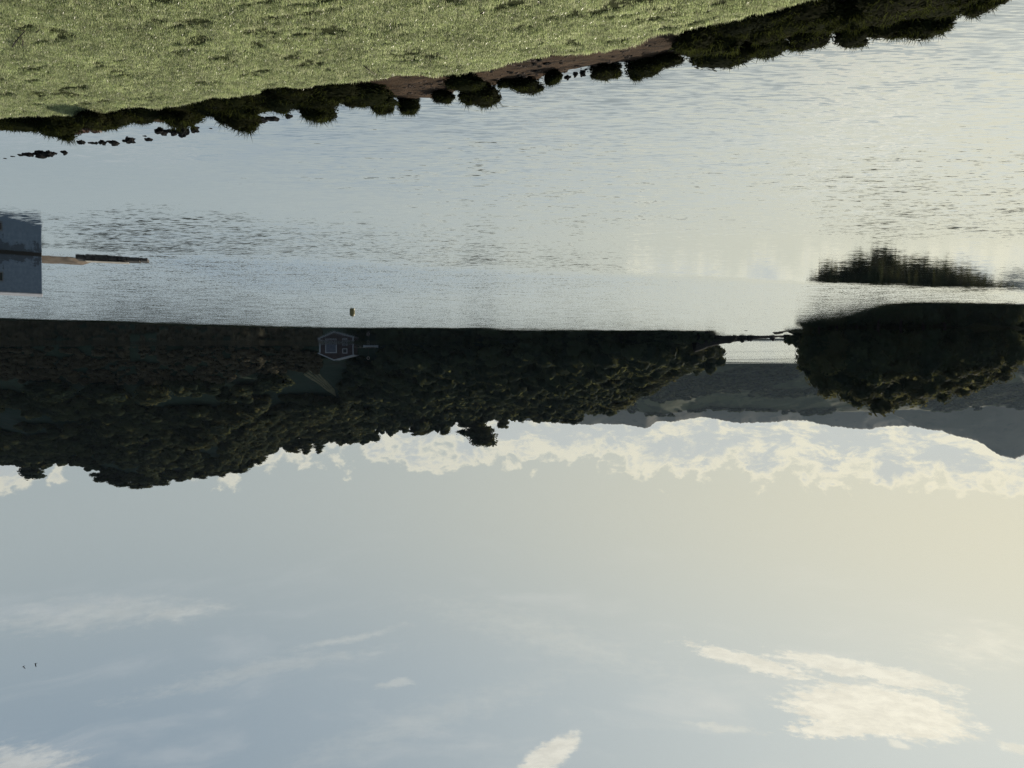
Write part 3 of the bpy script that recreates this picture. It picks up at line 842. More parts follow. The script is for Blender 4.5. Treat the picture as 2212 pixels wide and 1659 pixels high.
# dense wood on the point and the middle of the hill
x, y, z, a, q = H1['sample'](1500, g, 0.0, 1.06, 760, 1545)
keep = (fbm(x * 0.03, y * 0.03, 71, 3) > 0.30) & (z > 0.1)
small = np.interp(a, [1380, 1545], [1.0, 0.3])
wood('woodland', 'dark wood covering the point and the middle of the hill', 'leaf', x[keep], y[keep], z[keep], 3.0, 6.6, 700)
# scrub, hedges on the open side of the hill
x, y, z, a, q = H1['sample'](2600, g, 0.10, 1.05, -300, 770)
pat = fbm(x * 0.018, y * 0.030, 73, 4)
hedge = np.minimum(np.abs(((x * 0.3 + y) / 46.0) % 1.0 - 0.5), np.abs(((x - y * 0.4) / 70.0) % 1.0 - 0.5)) < 0.045
keep = (pat > 0.56) | (hedge & (pat > 0.40)) | (q > 0.93)
keep &= ~((a > 640) & (a < 735) & (q > 0.1) & (q < 0.35))
keep |= (a > 480) & (a < 780) & (q > 0.40) & (q < 0.95) & (pat > 0.40)
wood('scrub', 'dark scrub and hedges on the hillside pasture', 'leaf_b', x[keep], y[keep], z[keep], 2.8, 6.4, 710)
x, y, z, a, q = H1['sample'](900, g, -0.01, 0.13, -300, 690)
wood('bracken', 'brown bracken along the foot of the hill', 'bracken', x, y, z, 1.4, 3.0, 720, (0.6, 1.0))
x, y, z, a, q = H1['sample'](500, g, -0.02, 0.05, 690, 1550)
wood('scrub', 'dark scrub along the shore of the wooded point', 'leaf', x, y, z, 1.2, 2.4, 730, (0.6, 1.0))
th = g.uniform(0, math.tau, 420); rr = np.sqrt(g.uniform(0.35, 1.02, 420))
x = IC.x + np.cos(th) * rr * IRX * 0.93; y = IC.y + np.sin(th) * rr * IRY * 0.93
wood('scrub', 'dark undergrowth round the foot of the island', 'leaf', x, y, np.maximum(island_h(x, y), 0), 1.4, 3.0, 740, (0.7, 1.1))
x, y, z, a, q = hillA['sample'](5200, g, 0.0, 1.0, 1200, 2450)
keep = fbm(x * 0.006, y * 0.012, 75, 4) > 0.46
wood('woodland', 'far patches of wood on the blue hillside across the bay', 'leaf', x[keep], y[keep], z[keep], 6, 15, 750, (0.45, 0.75))

# ------------------------------------------------------------------ grass
def blade_tuft(seed, n, hmin, hmax, rad, w, mat):
    g = random.Random(seed)
    V, F = [], []
    for k in range(n):
        a = g.uniform(0, math.tau); r = rad * math.sqrt(g.random())
        b = Vector((math.cos(a) * r, math.sin(a) * r, -0.01))
        h = g.uniform(hmin, hmax); la = g.uniform(0, math.tau); ln = g.uniform(0.1, 0.75) * h
        L = Vector((math.cos(la), math.sin(la), 0)); S = Vector((-L.y, L.x, 0)) * w * 0.5
        m1 = b + L * ln * 0.3 + Vector((0, 0, h * 0.6)); tp = b + L * ln + Vector((0, 0, h))
        o = len(V)
        V += [b - S, b + S, m1 + S * 0.8, m1 - S * 0.8, tp]
        F += [(o, o + 1, o + 2, o + 3), (o + 3, o + 2, o + 4)]
    return bpy.data.objects.new('tuft', np_mesh('tuft', V, F, mat))
gg = np.random.default_rng(5)
n = 250000
gx = gg.uniform(-10.5, 22.0, n); dd = gg.uniform(-0.12, 7.0, n)
gy = (edge_y(gx) + (fbm(gx * 1.3, gx * 0 + 2, 3, 4) - 0.5) * 0.7) - dd
vis = (gy > 7.5) & (np.abs(gx) < gy * 0.92 + 2.5)
ux = gx * math.cos(R(18)) + gy * math.sin(R(18)); uy = -gx * math.sin(R(18)) + gy * math.cos(R(18))
bare = fbm(ux * 1.5, uy * 3.4, 81, 4)
bare2 = fbm(ux * 3.1, uy * 6.5, 83, 3)
dens = np.where(bare > 0.675, 0.12, 1.0) * np.where((bare2 > 0.68), 0.3, 1.0)
vis &= gg.random(n) < dens
gx, gy, dd, bare = gx[vis], gy[vis], dd[vis], bare[vis]
gz = ground_h(gx, gy)
sz = gg.uniform(0.65, 1.25, len(gx)) * (0.8 + 0.5 * fbm(gx * 0.9, gy * 1.6, 85, 3))
sz = sz * np.where(bare > 0.63, 0.7, 1.0)
grass = scatter('grass', np.stack([gx, gy, gz], 1), np.stack([sz, sz, sz * gg.uniform(0.8, 1.2, len(gx))], 1),
                np.stack([gg.normal(0, 0.12, len(gx)), gg.normal(0, 0.12, len(gx)), gg.uniform(0, 6.28, len(gx))], 1),
                [blade_tuft(1, 12, 0.025, 0.065, 0.055, 0.0070, M['grass']), blade_tuft(2, 12, 0.03, 0.075, 0.06, 0.0065, M['grass']),
                 blade_tuft(3, 12, 0.025, 0.06, 0.06, 0.0075, M['grass']), blade_tuft(4, 9, 0.03, 0.08, 0.05, 0.006, M['grass_dry'])])
tag(grass, 'short wet pasture grass on the bank', kind='stuff')

# ------------------------------------------------------------------ shrubs on the near bank
SHRUBS = []
for seed, mat in ((201, 'shrub'), (202, 'shrub_b'), (203, 'shrub'), (204, 'shrub_b')):
    g2 = np.random.default_rng(seed)
    bl = [(0, 0, 0.34, 0.44, 0.44)]
    for k in range(9):
        a = g2.uniform(0, math.tau); r = g2.uniform(0.15, 0.34); z = g2.uniform(0.22, 0.66) * (1 - 0.3 * r)
        bl.append((math.cos(a) * r, math.sin(a) * r, z, g2.uniform(0.16, 0.24), g2.uniform(0.14, 0.24)))
    v, f = leaf_cloud(bl, 3600, 0.036, seed, core=0.86, up=0.5, ragged=0.24)
    # spiky shoots on top, in a brighter material that imitates sunlit crests
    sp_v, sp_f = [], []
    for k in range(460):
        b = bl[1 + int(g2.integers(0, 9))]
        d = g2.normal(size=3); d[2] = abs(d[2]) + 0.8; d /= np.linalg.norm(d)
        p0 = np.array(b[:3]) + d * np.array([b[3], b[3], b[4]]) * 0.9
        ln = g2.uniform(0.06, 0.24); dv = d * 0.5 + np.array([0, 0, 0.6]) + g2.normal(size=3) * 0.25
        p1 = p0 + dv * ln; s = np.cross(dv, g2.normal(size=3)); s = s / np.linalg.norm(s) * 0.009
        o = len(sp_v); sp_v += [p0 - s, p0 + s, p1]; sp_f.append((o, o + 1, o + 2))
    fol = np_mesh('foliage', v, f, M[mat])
    shoots = np_mesh('shoots', sp_v, sp_f, M['shoot_lit'])
    mb = MB(); gr = random.Random(seed)
    for k in range(6):
        a = gr.uniform(0, math.tau); r = gr.uniform(0.12, 0.3)
        mb.tube([(0, 0, -0.12), (math.cos(a) * r * 0.5, math.sin(a) * r * 0.5, 0.18), (math.cos(a) * r, math.sin(a) * r, 0.42)], [0.022, 0.016, 0.008], 6)
    SHRUBS.append((fol, mb.mesh('stem', M['twig'], True), shoots))

shrub_list = [  # xd0, xd1, yd of the top, yd of the foot, label
    (1501, 1625, 147, 92, "large rounded shrub at the soil's end, first of the big black shrubs by the water"),
    (1600, 1640, 124, 84, "small shrub wedged between the first two big water-side shrubs"),
    (1620, 1722, 119, 74, "second big black shrub along the water from the bare soil"),
    (1715, 1808, 104, 62, "ragged shrub below the bright glint on the water"),
    (1808, 1898, 101, 48, "tall ragged shrub right beside the bright glint on the water"),
    (1891, 1972, 84, 30, "pointed shrub past the glint towards the photo corner"),
    (1968, 2091, 80, 12, "wide shrub with a frayed top near the photo corner"),
    (2085, 2161, 38, -20, "low shrub running out towards the photo corner"),
    (2150, 2196, 14, -30, "last tiny shrub at the photo corner"),
    (1470, 1530, 112, 78, "lit shrub at the end of the bare soil in front of the first big shrub"),
    (1520, 1612, 116, 58, "black shrub with a bright crest in front of the first big water-side shrub"),
    (1622, 1702, 94, 40, "black shrub with a bright crest in front of the second big water-side shrub"),
    (1702, 1792, 54, 10, "shrub with a double lit crest below the ragged one"),
    (1790, 1836, 66, 18, "narrow dark shrub with a lit crest between two wider ones"),
    (1812, 1892, 62, 4, "dark shrub with a lit crest below the tall ragged one"),
    (1890, 2050, 20, -50, "broad lit-topped shrub cut by the photo edge"),
    (2040, 2110, 8, -50, "shrub at the photo edge with only its lit top showing"),
    (1411, 1478, 148, 116, "dark shrub at the water where the bare soil narrows"),
    (1347, 1437, 162, 130, "shrub with a two-pointed top beside the three wet stones' gap"),
    (1274, 1344, 171, 141, "small pale-tipped shrub next to the three wet stones"),
    (1171, 1217, 189, 152, "round black shrub next to the stones on its other side"),
    (1097, 1177, 203, 168, "pointed shrub in the middle of the bare soil's water side"),
    (1070, 1110, 190, 170, "little tuft-like shrub between the pointed shrub and the biggest one"),
    (984, 1087, 228, 178, "biggest shrub half-way along the bank, standing out over the water"),
    (958, 1042, 197, 160, "dark shrub with a lit crest in front of the biggest half-way shrub"),
    (924, 984, 223, 196, "lone lit shrub at the edge of the bare soil"),
    (851, 907, 249, 213, "conical shrub with a pale tip in the water"),
    (797, 853, 251, 206, "ragged-topped shrub beside the conical one"),
    (742, 852, 219, 182, "wide black shrub spreading in front of the ragged and conical ones"),
    (727, 797, 231, 200, "low shrub behind the wide black one"),
    (637, 727, 266, 208, "rounded fuzzy shrub reaching into the water left of a rock cluster"),
    (640, 730, 236, 192, "black shrub with a lit crest in front of the rounded fuzzy one"),
    (548, 640, 240, 198, "black shrub with a lit crest under the bare brown bank"),
    (457, 549, 284, 218, "tall rounded shrub standing highest over the water beyond the bare brown bank"),
    (470, 560, 252, 205, "dark shrub crest in front of the tall rounded shrub"),
    (335, 410, 280, 226, "loose shrub beside the rock cluster at the shore"),
    (268, 350, 258, 222, "dark low shrub in front of the loose shrub"),
    (213, 272, 273, 232, "compact dark shrub between the red weed and the loose shrub"),
    (60, 150, 301, 248, "tufted yellow-green shrub nearest the photo edge with a ragged top"),
    (150, 222, 278, 238, "low spreading shrub in front of the red weed"),
    (-10, 70, 284, 250, "low shrub at the photo edge by the calm water"),
]
for k, (x0, x1, yt, yb, lab) in enumerate(shrub_list):
    xc = (x0 + x1) / 2
    # where the foot stands on the bank
    best = None
    for zz in np.linspace(0.0, 1.2, 61):
        pnt = atZ(xc, yb, zz)
        gh = float(ground_h(np.array(pnt.x), np.array(pnt.y)))
        if best is None or abs(gh - zz) < best[0]: best = (abs(gh - zz), pnt, gh)
    p = best[1]
    base_z = max(best[2], -0.05) - 0.04
    w = (x1 - x0) / FD * p.y * (1.16 if 740 < xc < 1480 else 1.2)
    h = atY(xc, yt, p.y + 0.25 * w).z - base_z
    h = max(h, 0.28 * w)
    r = tag(link('shrub', None, loc=(p.x, p.y + 0.25 * w, base_z)), lab, 'shrub', 'shrubs along the near bank')
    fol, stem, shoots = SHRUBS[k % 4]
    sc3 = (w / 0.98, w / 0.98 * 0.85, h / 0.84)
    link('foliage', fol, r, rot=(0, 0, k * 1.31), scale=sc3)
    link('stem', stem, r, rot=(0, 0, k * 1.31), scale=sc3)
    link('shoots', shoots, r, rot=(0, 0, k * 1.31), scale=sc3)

fill = random.Random(12)
for lo, hi, cnt, lab in ((0, 740, 30, "low dark shrub in the tangle covering the bank between the grass and the rocks"),
                         (1480, 2200, 26, "low dark shrub in the tangle filling the bank at the glint end")):
    for k in range(cnt):
        xd = lo + (hi - lo) * (k + 0.5 + fill.uniform(-0.4, 0.4)) / cnt
        a = atZ(xd, 150, 0.3).x / atZ(xd, 150, 0.3).y
        ye = 12.0
        for it in range(30): ye = 0.5 * (ye + float(edge_y(np.array(a * ye))))
        yw = ye
        for it in range(30): yw = 0.5 * (yw + float(wat_y(np.array(a * yw))))
        y = ye + (yw - ye) * fill.uniform(0.20, 0.62)
        x = a * y
        zb = max(float(ground_h(np.array(x), np.array(y))), -0.05) - 0.05
        w = fill.uniform(0.75, 1.35); h = fill.uniform(0.22, 0.42)
        r = tag(link('shrub', None, loc=(x, y, zb)), lab, 'shrub', 'shrubs along the near bank')
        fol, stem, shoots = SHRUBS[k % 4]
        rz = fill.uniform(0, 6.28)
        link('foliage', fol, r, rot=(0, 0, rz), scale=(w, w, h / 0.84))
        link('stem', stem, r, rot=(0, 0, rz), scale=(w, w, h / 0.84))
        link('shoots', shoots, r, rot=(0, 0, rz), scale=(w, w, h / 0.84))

# ------------------------------------------------------------------ rocks
def rock_mesh(seed, pointed=0.0):
    bm = bmesh.new()
    bmesh.ops.create_icosphere(bm, subdivisions=3, radius=1.0)
    off = Vector((seed * 3.7, seed * 1.3, seed * 2.1))
    for v in bm.verts:
        d = v.co.normalized()
        n = mnoise.fractal(d * 1.1 + off, 0.8, 2.1, 4) * 0.38
        c = mnoise.cell(d * 1.6 + off) * 0.22
        v.co = d * (0.85 + n + c)
        if v.co.z > 0: v.co.z *= 1 + pointed * max(0, 1 - math.hypot(v.co.x, v.co.y))
    me = bpy.data.meshes.new('rock'); bm.to_mesh(me); bm.free()
    me.materials.append(M['rock'])
    return me
ROCKS = [rock_mesh(k, 0.35 * (k % 2)) for k in range(7)]
def rock(lab, xd0, xd1, yd, hpx, k, group='rocks in the shallow water', z=0.0, flat=1.0):
    p = atZ((xd0 + xd1) / 2, yd, z)
    w = (xd1 - xd0) / FD * p.y / 2; h = hpx / FD * p.y
    o = link('rock', ROCKS[k % 7], loc=(p.x, p.y, z + h * 0.05 - 0.02), rot=(0, 0, k * 0.9), scale=(w * 1.05, w * flat, h))
    return tag(o, lab, 'rock', group)
for k, a in enumerate([
    ("largest lump of the black reef in the calm water near the photo edge", 68, 100, 333, 9),
    ("low inner lump of the black reef next to its largest lump", 92, 116, 332, 8),
    ("low outer lump of the black reef near the photo edge", 48, 72, 334, 6),
    ("thin end stone of the black reef towards the photo edge", 38, 52, 335, 3),
    ("thin end stone of the black reef towards the lone round stone", 112, 125, 331, 4),
    ("lone round stone beside the black reef", 131, 146, 329, 6),
    ("tiny stone between the black reef and the photo edge", 22, 33, 338, 2),
    ("flat stone at the very photo edge beyond the reef", 4, 15, 342, 2),
    ("first stone of the row of stones, blocky one nearest the reef", 166, 184, 307, 6),
    ("flat long stone second in the row of stones", 190, 206, 309, 4),
    ("small round stone after the flat long one in the row", 205, 212, 309, 4),
    ("jagged stone in the middle of the row of stones", 213, 231, 308, 7),
    ("wide low stone past the jagged middle one", 231, 258, 308, 6),
    ("pointed stone at the far end of the row", 270, 294, 303, 7),
    ("small stone touching the pointed end stone", 261, 273, 304, 4),
    ("pair-like stone between the row and the shore rocks", 312, 330, 301, 5),
    ("pebble-sized stone just above the pair-like one", 308, 317, 294, 3),
    ("tall pointed rock at the end of the shore rock cluster", 382, 408, 284, 12),
    ("wide rock in the shore rock cluster below the loose shrub", 334, 366, 284, 9),
    ("low rock in the middle of the shore rock cluster", 360, 386, 284, 8),
    ("square double rock by itself between cluster and tall rounded shrub", 411, 432, 279, 8),
    ("flat pebble between the square rock and the tall rounded shrub", 447, 461, 277, 2),
    ("wide rock beside the tall rounded shrub", 545, 578, 259, 7),
    ("low rock touching the wide rock on its far side", 572, 603, 257, 6),
    ("small rock beside the rounded fuzzy shrub", 615, 632, 251, 6),
    ("pointed wet stone nearest the water of the three stones by the bare soil", 1219, 1233, 167, 8),
    ("round wet stone in the middle of the three stones by the bare soil", 1236, 1250, 159, 8),
    ("round wet stone closest to the shrub of the three stones by the bare soil", 1251, 1267, 157, 9)]):
    rock(*a, k)
for k, a in enumerate([
    ("stone standing in clear water off the spit", 1605, 1617, 714, 1.4),
    ("biggest black rock off the island end of the spit", 1668, 1692, 718, 4),
    ("second black rock off the island end of the spit", 1684, 1700, 716, 3),
    ("little black rock between the spit rocks and the island", 1700, 1712, 716, 2),
    ("hump-backed rock near the middle of the spit", 1580, 1594, 726, 10),
    ("highest rock of the spit", 1594, 1612, 726, 13),
    ("low rock next to the spit's highest rock", 1613, 1630, 726, 11),
    ("lone rock across the narrowest part of the spit", 1658, 1678, 726, 11),
    ("rock where the spit meets the island", 1690, 1712, 725, 11),
    ("long dark rock lying along the island's foot", 1712, 1745, 717, 4)]):
    rock(*a, k + 2, 'rocks along the spit', flat=0.6)
# clods and pebbles on the bare soil
gc = np.random.default_rng(19)
cx = gc.uniform(-9, 16, 2600)
ce = edge_y(cx); cw = wat_y(cx); cy = ce + (cw - ce) * gc.uniform(0.08, 1.02, 2600)
ok = fbm(cx * 1.2, cy * 2.4, 95, 3) > 0.42
cx, cy = cx[ok], cy[ok]
cz = ground_h(cx, cy)
cs = 0.012 + 0.05 * gc.random(len(cx)) ** 3
src = []
for k in (0, 1, 2):
    me_ = ROCKS[k].copy(); me_.materials.clear(); me_.materials.append(M['clod'] if k else M['rock'])
    src.append(bpy.data.objects.new('clod', me_))
tag(scatter('pebbles', np.stack([cx, cy, cz], 1), np.stack([cs * 1.4, cs, cs * 0.6], 1), np.stack([0 * cx, 0 * cx, gc.uniform(0, 6.28, len(cx))], 1), src), 'clods and pebbles on the bare soil', kind='stuff')
# red weed heap
g3 = np.random.default_rng(9)
p = atZ(185, 274, 0.05)
v, f = leaf_cloud([(x, y, 0.10, 0.22, 0.10) for x, y in ((-0.55, 0), (-0.2, 0.08), (0.15, 0), (0.5, 0.06), (0.75, 0.0))], 900, 0.05, 5, core=0.8, up=0.2)
tag(link('seaweed', np_mesh('seaweed', v, f, M['weed']), loc=(p.x, p.y, 0.0), rot=(0, 0, 0.3)), 'heap of reddish weed at the water edge', 'seaweed')

# ------------------------------------------------------------------ sticks on the grass
def ground_at(xd, yd):
    best = None
    for zz in np.linspace(0.0, 2.5, 126):
        q = atZ(xd, yd, zz); gh = float(ground_h(np.array(q.x), np.array(q.y)))
        if best is None or abs(gh - zz) < best[0]: best = (abs(gh - zz), Vector((q.x, q.y, gh)))
    return best[1]
def stick(lab, pix, rad, twigs=(), lift=0.05):
    pts = [ground_at(a, b) for a, b in pix]
    o = pts[0].copy()
    r = link('fallen_branch', None, loc=o); tag(r, lab, 'branch', 'sticks lying on the grass')
    mb = MB(); mb.tube([q - o + Vector((0, 0, lift)) for q in pts], [rad * (1 - 0.6 * k / (len(pts) - 1)) for k in range(len(pts))], 6)
    link('branch', mb.mesh('branch', M['twig'], True), r)
    for tw in twigs:
        tp = [ground_at(a, b) - o + Vector((0, 0, lift)) for a, b in tw]
        mb = MB(); mb.tube(tp, [rad * 0.6, rad * 0.3] if len(tp) == 2 else [rad * 0.6] * (len(tp) - 1) + [rad * 0.3], 6)
        link('twig', mb.mesh('twig', M['twig'], True), r)
stick("forked dark twig lying on the grass in the photo corner", [(26, 94), (34, 84), (42, 72), (54, 60), (40, 57), (24, 54)], 0.014, [[(48, 92), (50, 80), (42, 72)], [(78, 62), (82, 58), (86, 56)]], 0.06)
stick("thin straight stick on the grass near the middle of the bank", [(788, 138), (800, 149), (815, 159)], 0.012)
stick("short curved stick on the grass at the photo edge", [(1038, 23), (1046, 20), (1050, 14)], 0.014)

# ------------------------------------------------------------------ white house by the water, pier
def white_wall_mat():
    m, t = new_mat('white_wall')
    o = objco(t)
    s = t.sep(o)
    n1 = t.noise(o, 1.7, 6.0, 0.65); n2 = t.noise(o, 5.0, 5.0, 0.6); n3 = t.noise(o, 18.0, 4.0, 0.6)
    low = t.mr(s[2], 1.15, 0.25, 0.0, 1.0)
    st = t.mr(t.m('ADD', n1, t.m('MULTIPLY', low, 0.16)), 0.60, 0.66)
    st = t.m('MULTIPLY', st, t.mr(s[2], 1.5, 1.1))
    c = t.mix(t.mr(n2, 0.35, 0.7), (0.102, 0.138, 0.186), (0.132, 0.172, 0.222))
    c = t.mix(t.m('MULTIPLY', st, 0.75), c, (0.040, 0.048, 0.058))
    c = t.mix(t.mr(s[2], 0.22, 0.10), c, (0.03, 0.028, 0.025))
    principled(t, c, 0.85, 0.2, bump(t, n3, 0.3, 0.01))
    return m
M['white_wall'] = white_wall_mat()
cor = atZ(90, 549, 0)                      # front corner of the house at the water
hs = link('waterside_house', None, loc=cor, rot=(0, 0, R(-33)))
tag(hs, "small blue-grey flat-roofed house with stained walls standing in the water by the photo edge", 'house')
Hh = atY(90, 636, cor.y).z
mb = MB(); mb.box((0, 0, -0.5), (7.0, 1.9, Hh - 0.06)); link('wall', mb.mesh('wall', M['white_wall'], bevel=0.02), hs)
mb = MB(); mb.box((-0.03, -0.03, Hh - 0.058), (7.05, 1.95, Hh)); link('roof', mb.mesh('roof', M['roofing'], bevel=0.015), hs)
wd = link('window', None, hs, loc=(2.02, 0, 1.28))
mb = MB(); mb.box((0, -0.012, 0), (0.5, 0.05, 0.46)); link('pane', mb.mesh('pane', M['glass']), wd)
mb = MB(); mb.box((-0.06, -0.03, -0.06), (0, 0.05, 0.52)); mb.box((0.5, -0.03, -0.06), (0.56, 0.05, 0.52)); mb.box((0, -0.03, 0.46), (0.5, 0.05, 0.52)); mb.box((0, -0.03, -0.06), (0.5, 0.05, 0.0)); link('frame', mb.mesh('frame', M['slate']), wd)

# sandy ledge and stone pier in front of the house
a0, a1 = atZ(80, 551, 0), atZ(172, 556, 0)
nn = 40
tt = np.linspace(-0.6, 1, nn); vv = np.linspace(0, 1, 9)
BX = a0.x + (a1.x - a0.x) * tt[:, None] + 0 * vv[None, :]
BY = a0.y + (a1.y - a0.y) * tt[:, None] + vv[None, :] * 1.9
BZ = (0.33 * np.clip((1.0 - tt) * 3, 0, 1)[:, None]) * np.sin(np.clip(vv, 0, 1) * np.pi * 0.5)[None, :] ** 0.7 - 0.06 + (fbm(BX * 2, BY * 2, 91, 3) - 0.5) * 0.08
tag(link('terrain', np_mesh('sandbank', np.stack([BX, BY, BZ], -1).reshape(-1, 3), grid_faces(nn, 9), M['sand'], True)), kind='structure')
b0, b1 = atZ(166, 555, 0), atZ(321, 562, 0)
pr = link('pier', None, loc=b0)
tag(pr, "low dark stone pier with a sunlit top edge, pointing out from the blue-grey waterside house", 'pier')
dv = (b1 - b0); Lp = dv.length; pr.rotation_euler = (0, 0, math.atan2(dv.y, dv.x))
kx = 0.0; gr = random.Random(4); idx = 0
while kx < Lp - 0.05:
    w = min(gr.uniform(0.45, 0.8), Lp - kx)
    h = (0.21 - 0.07 * kx / Lp) + gr.uniform(-0.03, 0.02)
    mb = MB(); mb.box((kx + 0.01, -0.55 + gr.uniform(-.04, .04), -0.25), (kx + w - 0.01, 0.5, h)); link('stone', mb.mesh('stone', M['stone'], bevel=0.03), pr)
    kx += w
mb = MB(); mb.box((0.5, -0.40, 0.232), (Lp * 0.72, 0.38, 0.262)); link('lit_top_strip', mb.mesh('lit_top_strip', M['cap'], bevel=0.015), pr)  # pale strip added so the pier's top edge looks sunlit
for kx2 in (0.0,):
    pass

# ------------------------------------------------------------------ dark boathouse over the water
YB = atZ(702, 747.5, 0).y
def bx(xd): return (CX - xd) / FD * YB
xl, xr = bx(764), bx(690)                 # xl: end towards the jetty, xr: door end
bo = link('boathouse', None, loc=(xl, YB, 0))
tag(bo, "dark timber boathouse with pale trim at the foot of the hill across the water", 'boathouse')
W = xr - xl; EH = 2.35; PH = atY(723, 778, YB).z; PX = bx(722) - xl; EL = 2.9; Dp = 7.0
def prism(mb, poly, y0, y1):
    f = [mb.bm.verts.new((x, y0, z)) for x, z in poly]; b = [mb.bm.verts.new((x, y1, z)) for x, z in poly]
    mb.bm.faces.new(f); mb.bm.faces.new(b[::-1])
    for k in range(len(poly)):
        mb.bm.faces.new((f[k], b[k], b[(k + 1) % len(poly)], f[(k + 1) % len(poly)]))
mb = MB(); prism(mb, [(0.15, -0.5), (W - 0.2, -0.5), (W - 0.2, EH), (PX, PH - 0.25), (0.15, EL)], 0, Dp); link('wall', mb.mesh('wall', M['timber']), bo)
rf = link('roof', None, bo)
mb = MB(); prism(mb, [(-0.2, EL + 0.02), (PX, PH), (PX, PH - 0.2), (-0.2, EL - 0.18)], -0.35, Dp + 0.3); link('slope', mb.mesh('slope', M['slate']), rf)
mb = MB(); prism(mb, [(PX + 0.004, PH), (W + 0.25, EH + 0.02), (W + 0.25, EH - 0.18), (PX + 0.004, PH - 0.2)], -0.35, Dp + 0.3); link('slope', mb.mesh('slope', M['slate']), rf)
for p0, p1 in (((-0.3, EL - 0.1), (PX - 0.02, PH - 0.02)), ((PX + 0.02, PH - 0.02), (W + 0.35, EH - 0.1))):
    mb = MB(); mb.bar((p0[0], -0.40, p0[1]), (p1[0], -0.40, p1[1]), 0.08, 0.34); link('bargeboard', mb.mesh('bargeboard', M['trim']), rf)
for x0, x1, zt in ((0.0, 0.30, EL - 0.25), (W - 0.42, W - 0.02, EH - 0.25)):
    mb = MB(); mb.box((x0, -0.14, -0.3), (x1, -0.003, zt)); link('corner_board', mb.mesh('corner_board', M['trim']), bo)
dr = link('door', None, bo)
dx0, dx1 = bx(728) - xl, bx(703) - xl
mb = MB(); mb.box((dx0 + 0.3, -0.06, -0.2), (dx1 - 0.3, -0.004, 1.95)); link('panel', mb.mesh('panel', M['doorpaint']), dr)
mb = MB(); mb.box((dx0, -0.16, -0.25), (dx0 + 0.30, -0.003, 2.25)); mb.box((dx1 - 0.30, -0.16, -0.25), (dx1, -0.003, 2.25)); mb.box((dx0 + 0.302, -0.16, 1.96), (dx1 - 0.302, -0.003, 2.25)); link('frame', mb.mesh('frame', M['trim']), dr)
wn = link('window', None, bo)
wx0, wx1 = bx(750.5) - xl, bx(740) - xl
mb = MB(); mb.box((wx0 + 0.2, -0.05, 1.0), (wx1 - 0.2, -0.004, 2.1)); link('pane', mb.mesh('pane', M['glass']), wn)
mb = MB(); mb.box((wx0, -0.15, 0.78), (wx0 + 0.2, -0.003, 2.35)); mb.box((wx1 - 0.2, -0.15, 0.78), (wx1, -0.003, 2.35)); mb.box((wx0 + 0.202, -0.15, 2.12), (wx1 - 0.202, -0.003, 2.35)); mb.box((wx0 + 0.202, -0.15, 0.78), (wx1 - 0.202, -0.003, 0.99)); link('frame', mb.mesh('frame', M['trim']), wn)

# jetty, rowing boat, life ring
j0, j1 = atZ(766, 748, 0), atZ(812, 748, 0)
jt = link('jetty', None, loc=(j1.x, j1.y, 0)); tag(jt, "thin wooden jetty running out from the dark boathouse", 'jetty')
JL = j0.x - j1.x
npl = 22
pm = MB(); pm.box((0, -0.7, 0.0), (JL / npl - 0.03, 0.7, 0.06)); pmesh = pm.mesh('plank', M['wood'])
for k in range(npl): link('plank', pmesh, jt, loc=(k * JL / npl, 0, 0.42))
pm = MB(); pm.box((-0.07, -0.07, -1.2), (0.07, 0.07, 0.55)); qmesh = pm.mesh('post', M['wood'])
for k in range(5):
    for sy in (-0.78, 0.78): link('post', qmesh, jt, loc=(0.2 + k * (JL - 0.4) / 4, sy, 0))
bp = atZ(803, 747, 0)
bt = link('rowing_boat', None, loc=(bp.x, bp.y - 1.6, 0.0)); tag(bt, "pale rowing boat moored at the end of the thin jetty", 'boat')
st_, secs = 11, []
for k in range(st_):
    u = k / (st_ - 1); wdt = 0.72 * math.sin(math.pi * min(0.985, 0.10 + 0.86 * (1 - u))) ** 0.7; sheer = 0.42 + 0.22 * (2 * u - 1) ** 2
    secs.append([((u - 0.5) * 4.6, s * wdt * q, z * sheer - 0.12 * (z < 0.2)) for s, q, z in ((-1, 1, 1), (-1, 0.86, 0.35), (0, 0, -0.05), (1, 0.86, 0.35), (1, 1, 1))])
V = [c for s in secs for c in s]; F = [(k * 5 + j, (k + 1) * 5 + j, (k + 1) * 5 + j + 1, k * 5 + j + 1) for k in range(st_ - 1) for j in range(4)]
F += [(0, 1, 2, 3, 4), tuple((st_ - 1) * 5 + j for j in (4, 3, 2, 1, 0))]
link('hull', np_mesh('hull', V, F, M['white']), bt)
for s in (0, 4):
    mb = MB(); mb.tube([secs[k][s] for k in range(st_)], 0.045, 6); link('gunwale', mb.mesh('gunwale', M['wood'], True), bt)
for u in (-1.1, 0.1, 1.2):
    mb = MB(); mb.box((u - 0.14, -0.58, 0.26), (u + 0.14, 0.58, 0.30)); link('thwart', mb.mesh('thwart', M['wood']), bt)
lp = atY(795.5, 773.5, 236)
lr = link('life_ring', None, loc=(lp.x, lp.y, lp.z)); tag(lr, "pale life ring on a post above the jetty", 'life ring')
bm = bmesh.new()
for i in range(20):
    pass
mb = MB(); ringpts = [(math.cos(k / 20 * math.tau) * 0.42, 0, math.sin(k / 20 * math.tau) * 0.42) for k in range(21)]; bm.free()
mb.tube(ringpts, 0.085, 8, cap=False); link('ring', mb.mesh('ring', M['orange'], True), lr)
gz_ = float(H1['zat'](np.array([lp.x]), np.array([lp.y]))[0])
mb = MB(); mb.box((-0.04, 0.10, min(gz_, 0) - lp.z - 0.5), (0.04, 0.18, 0.55)); link('post', mb.mesh('post', M['twig']), lr)

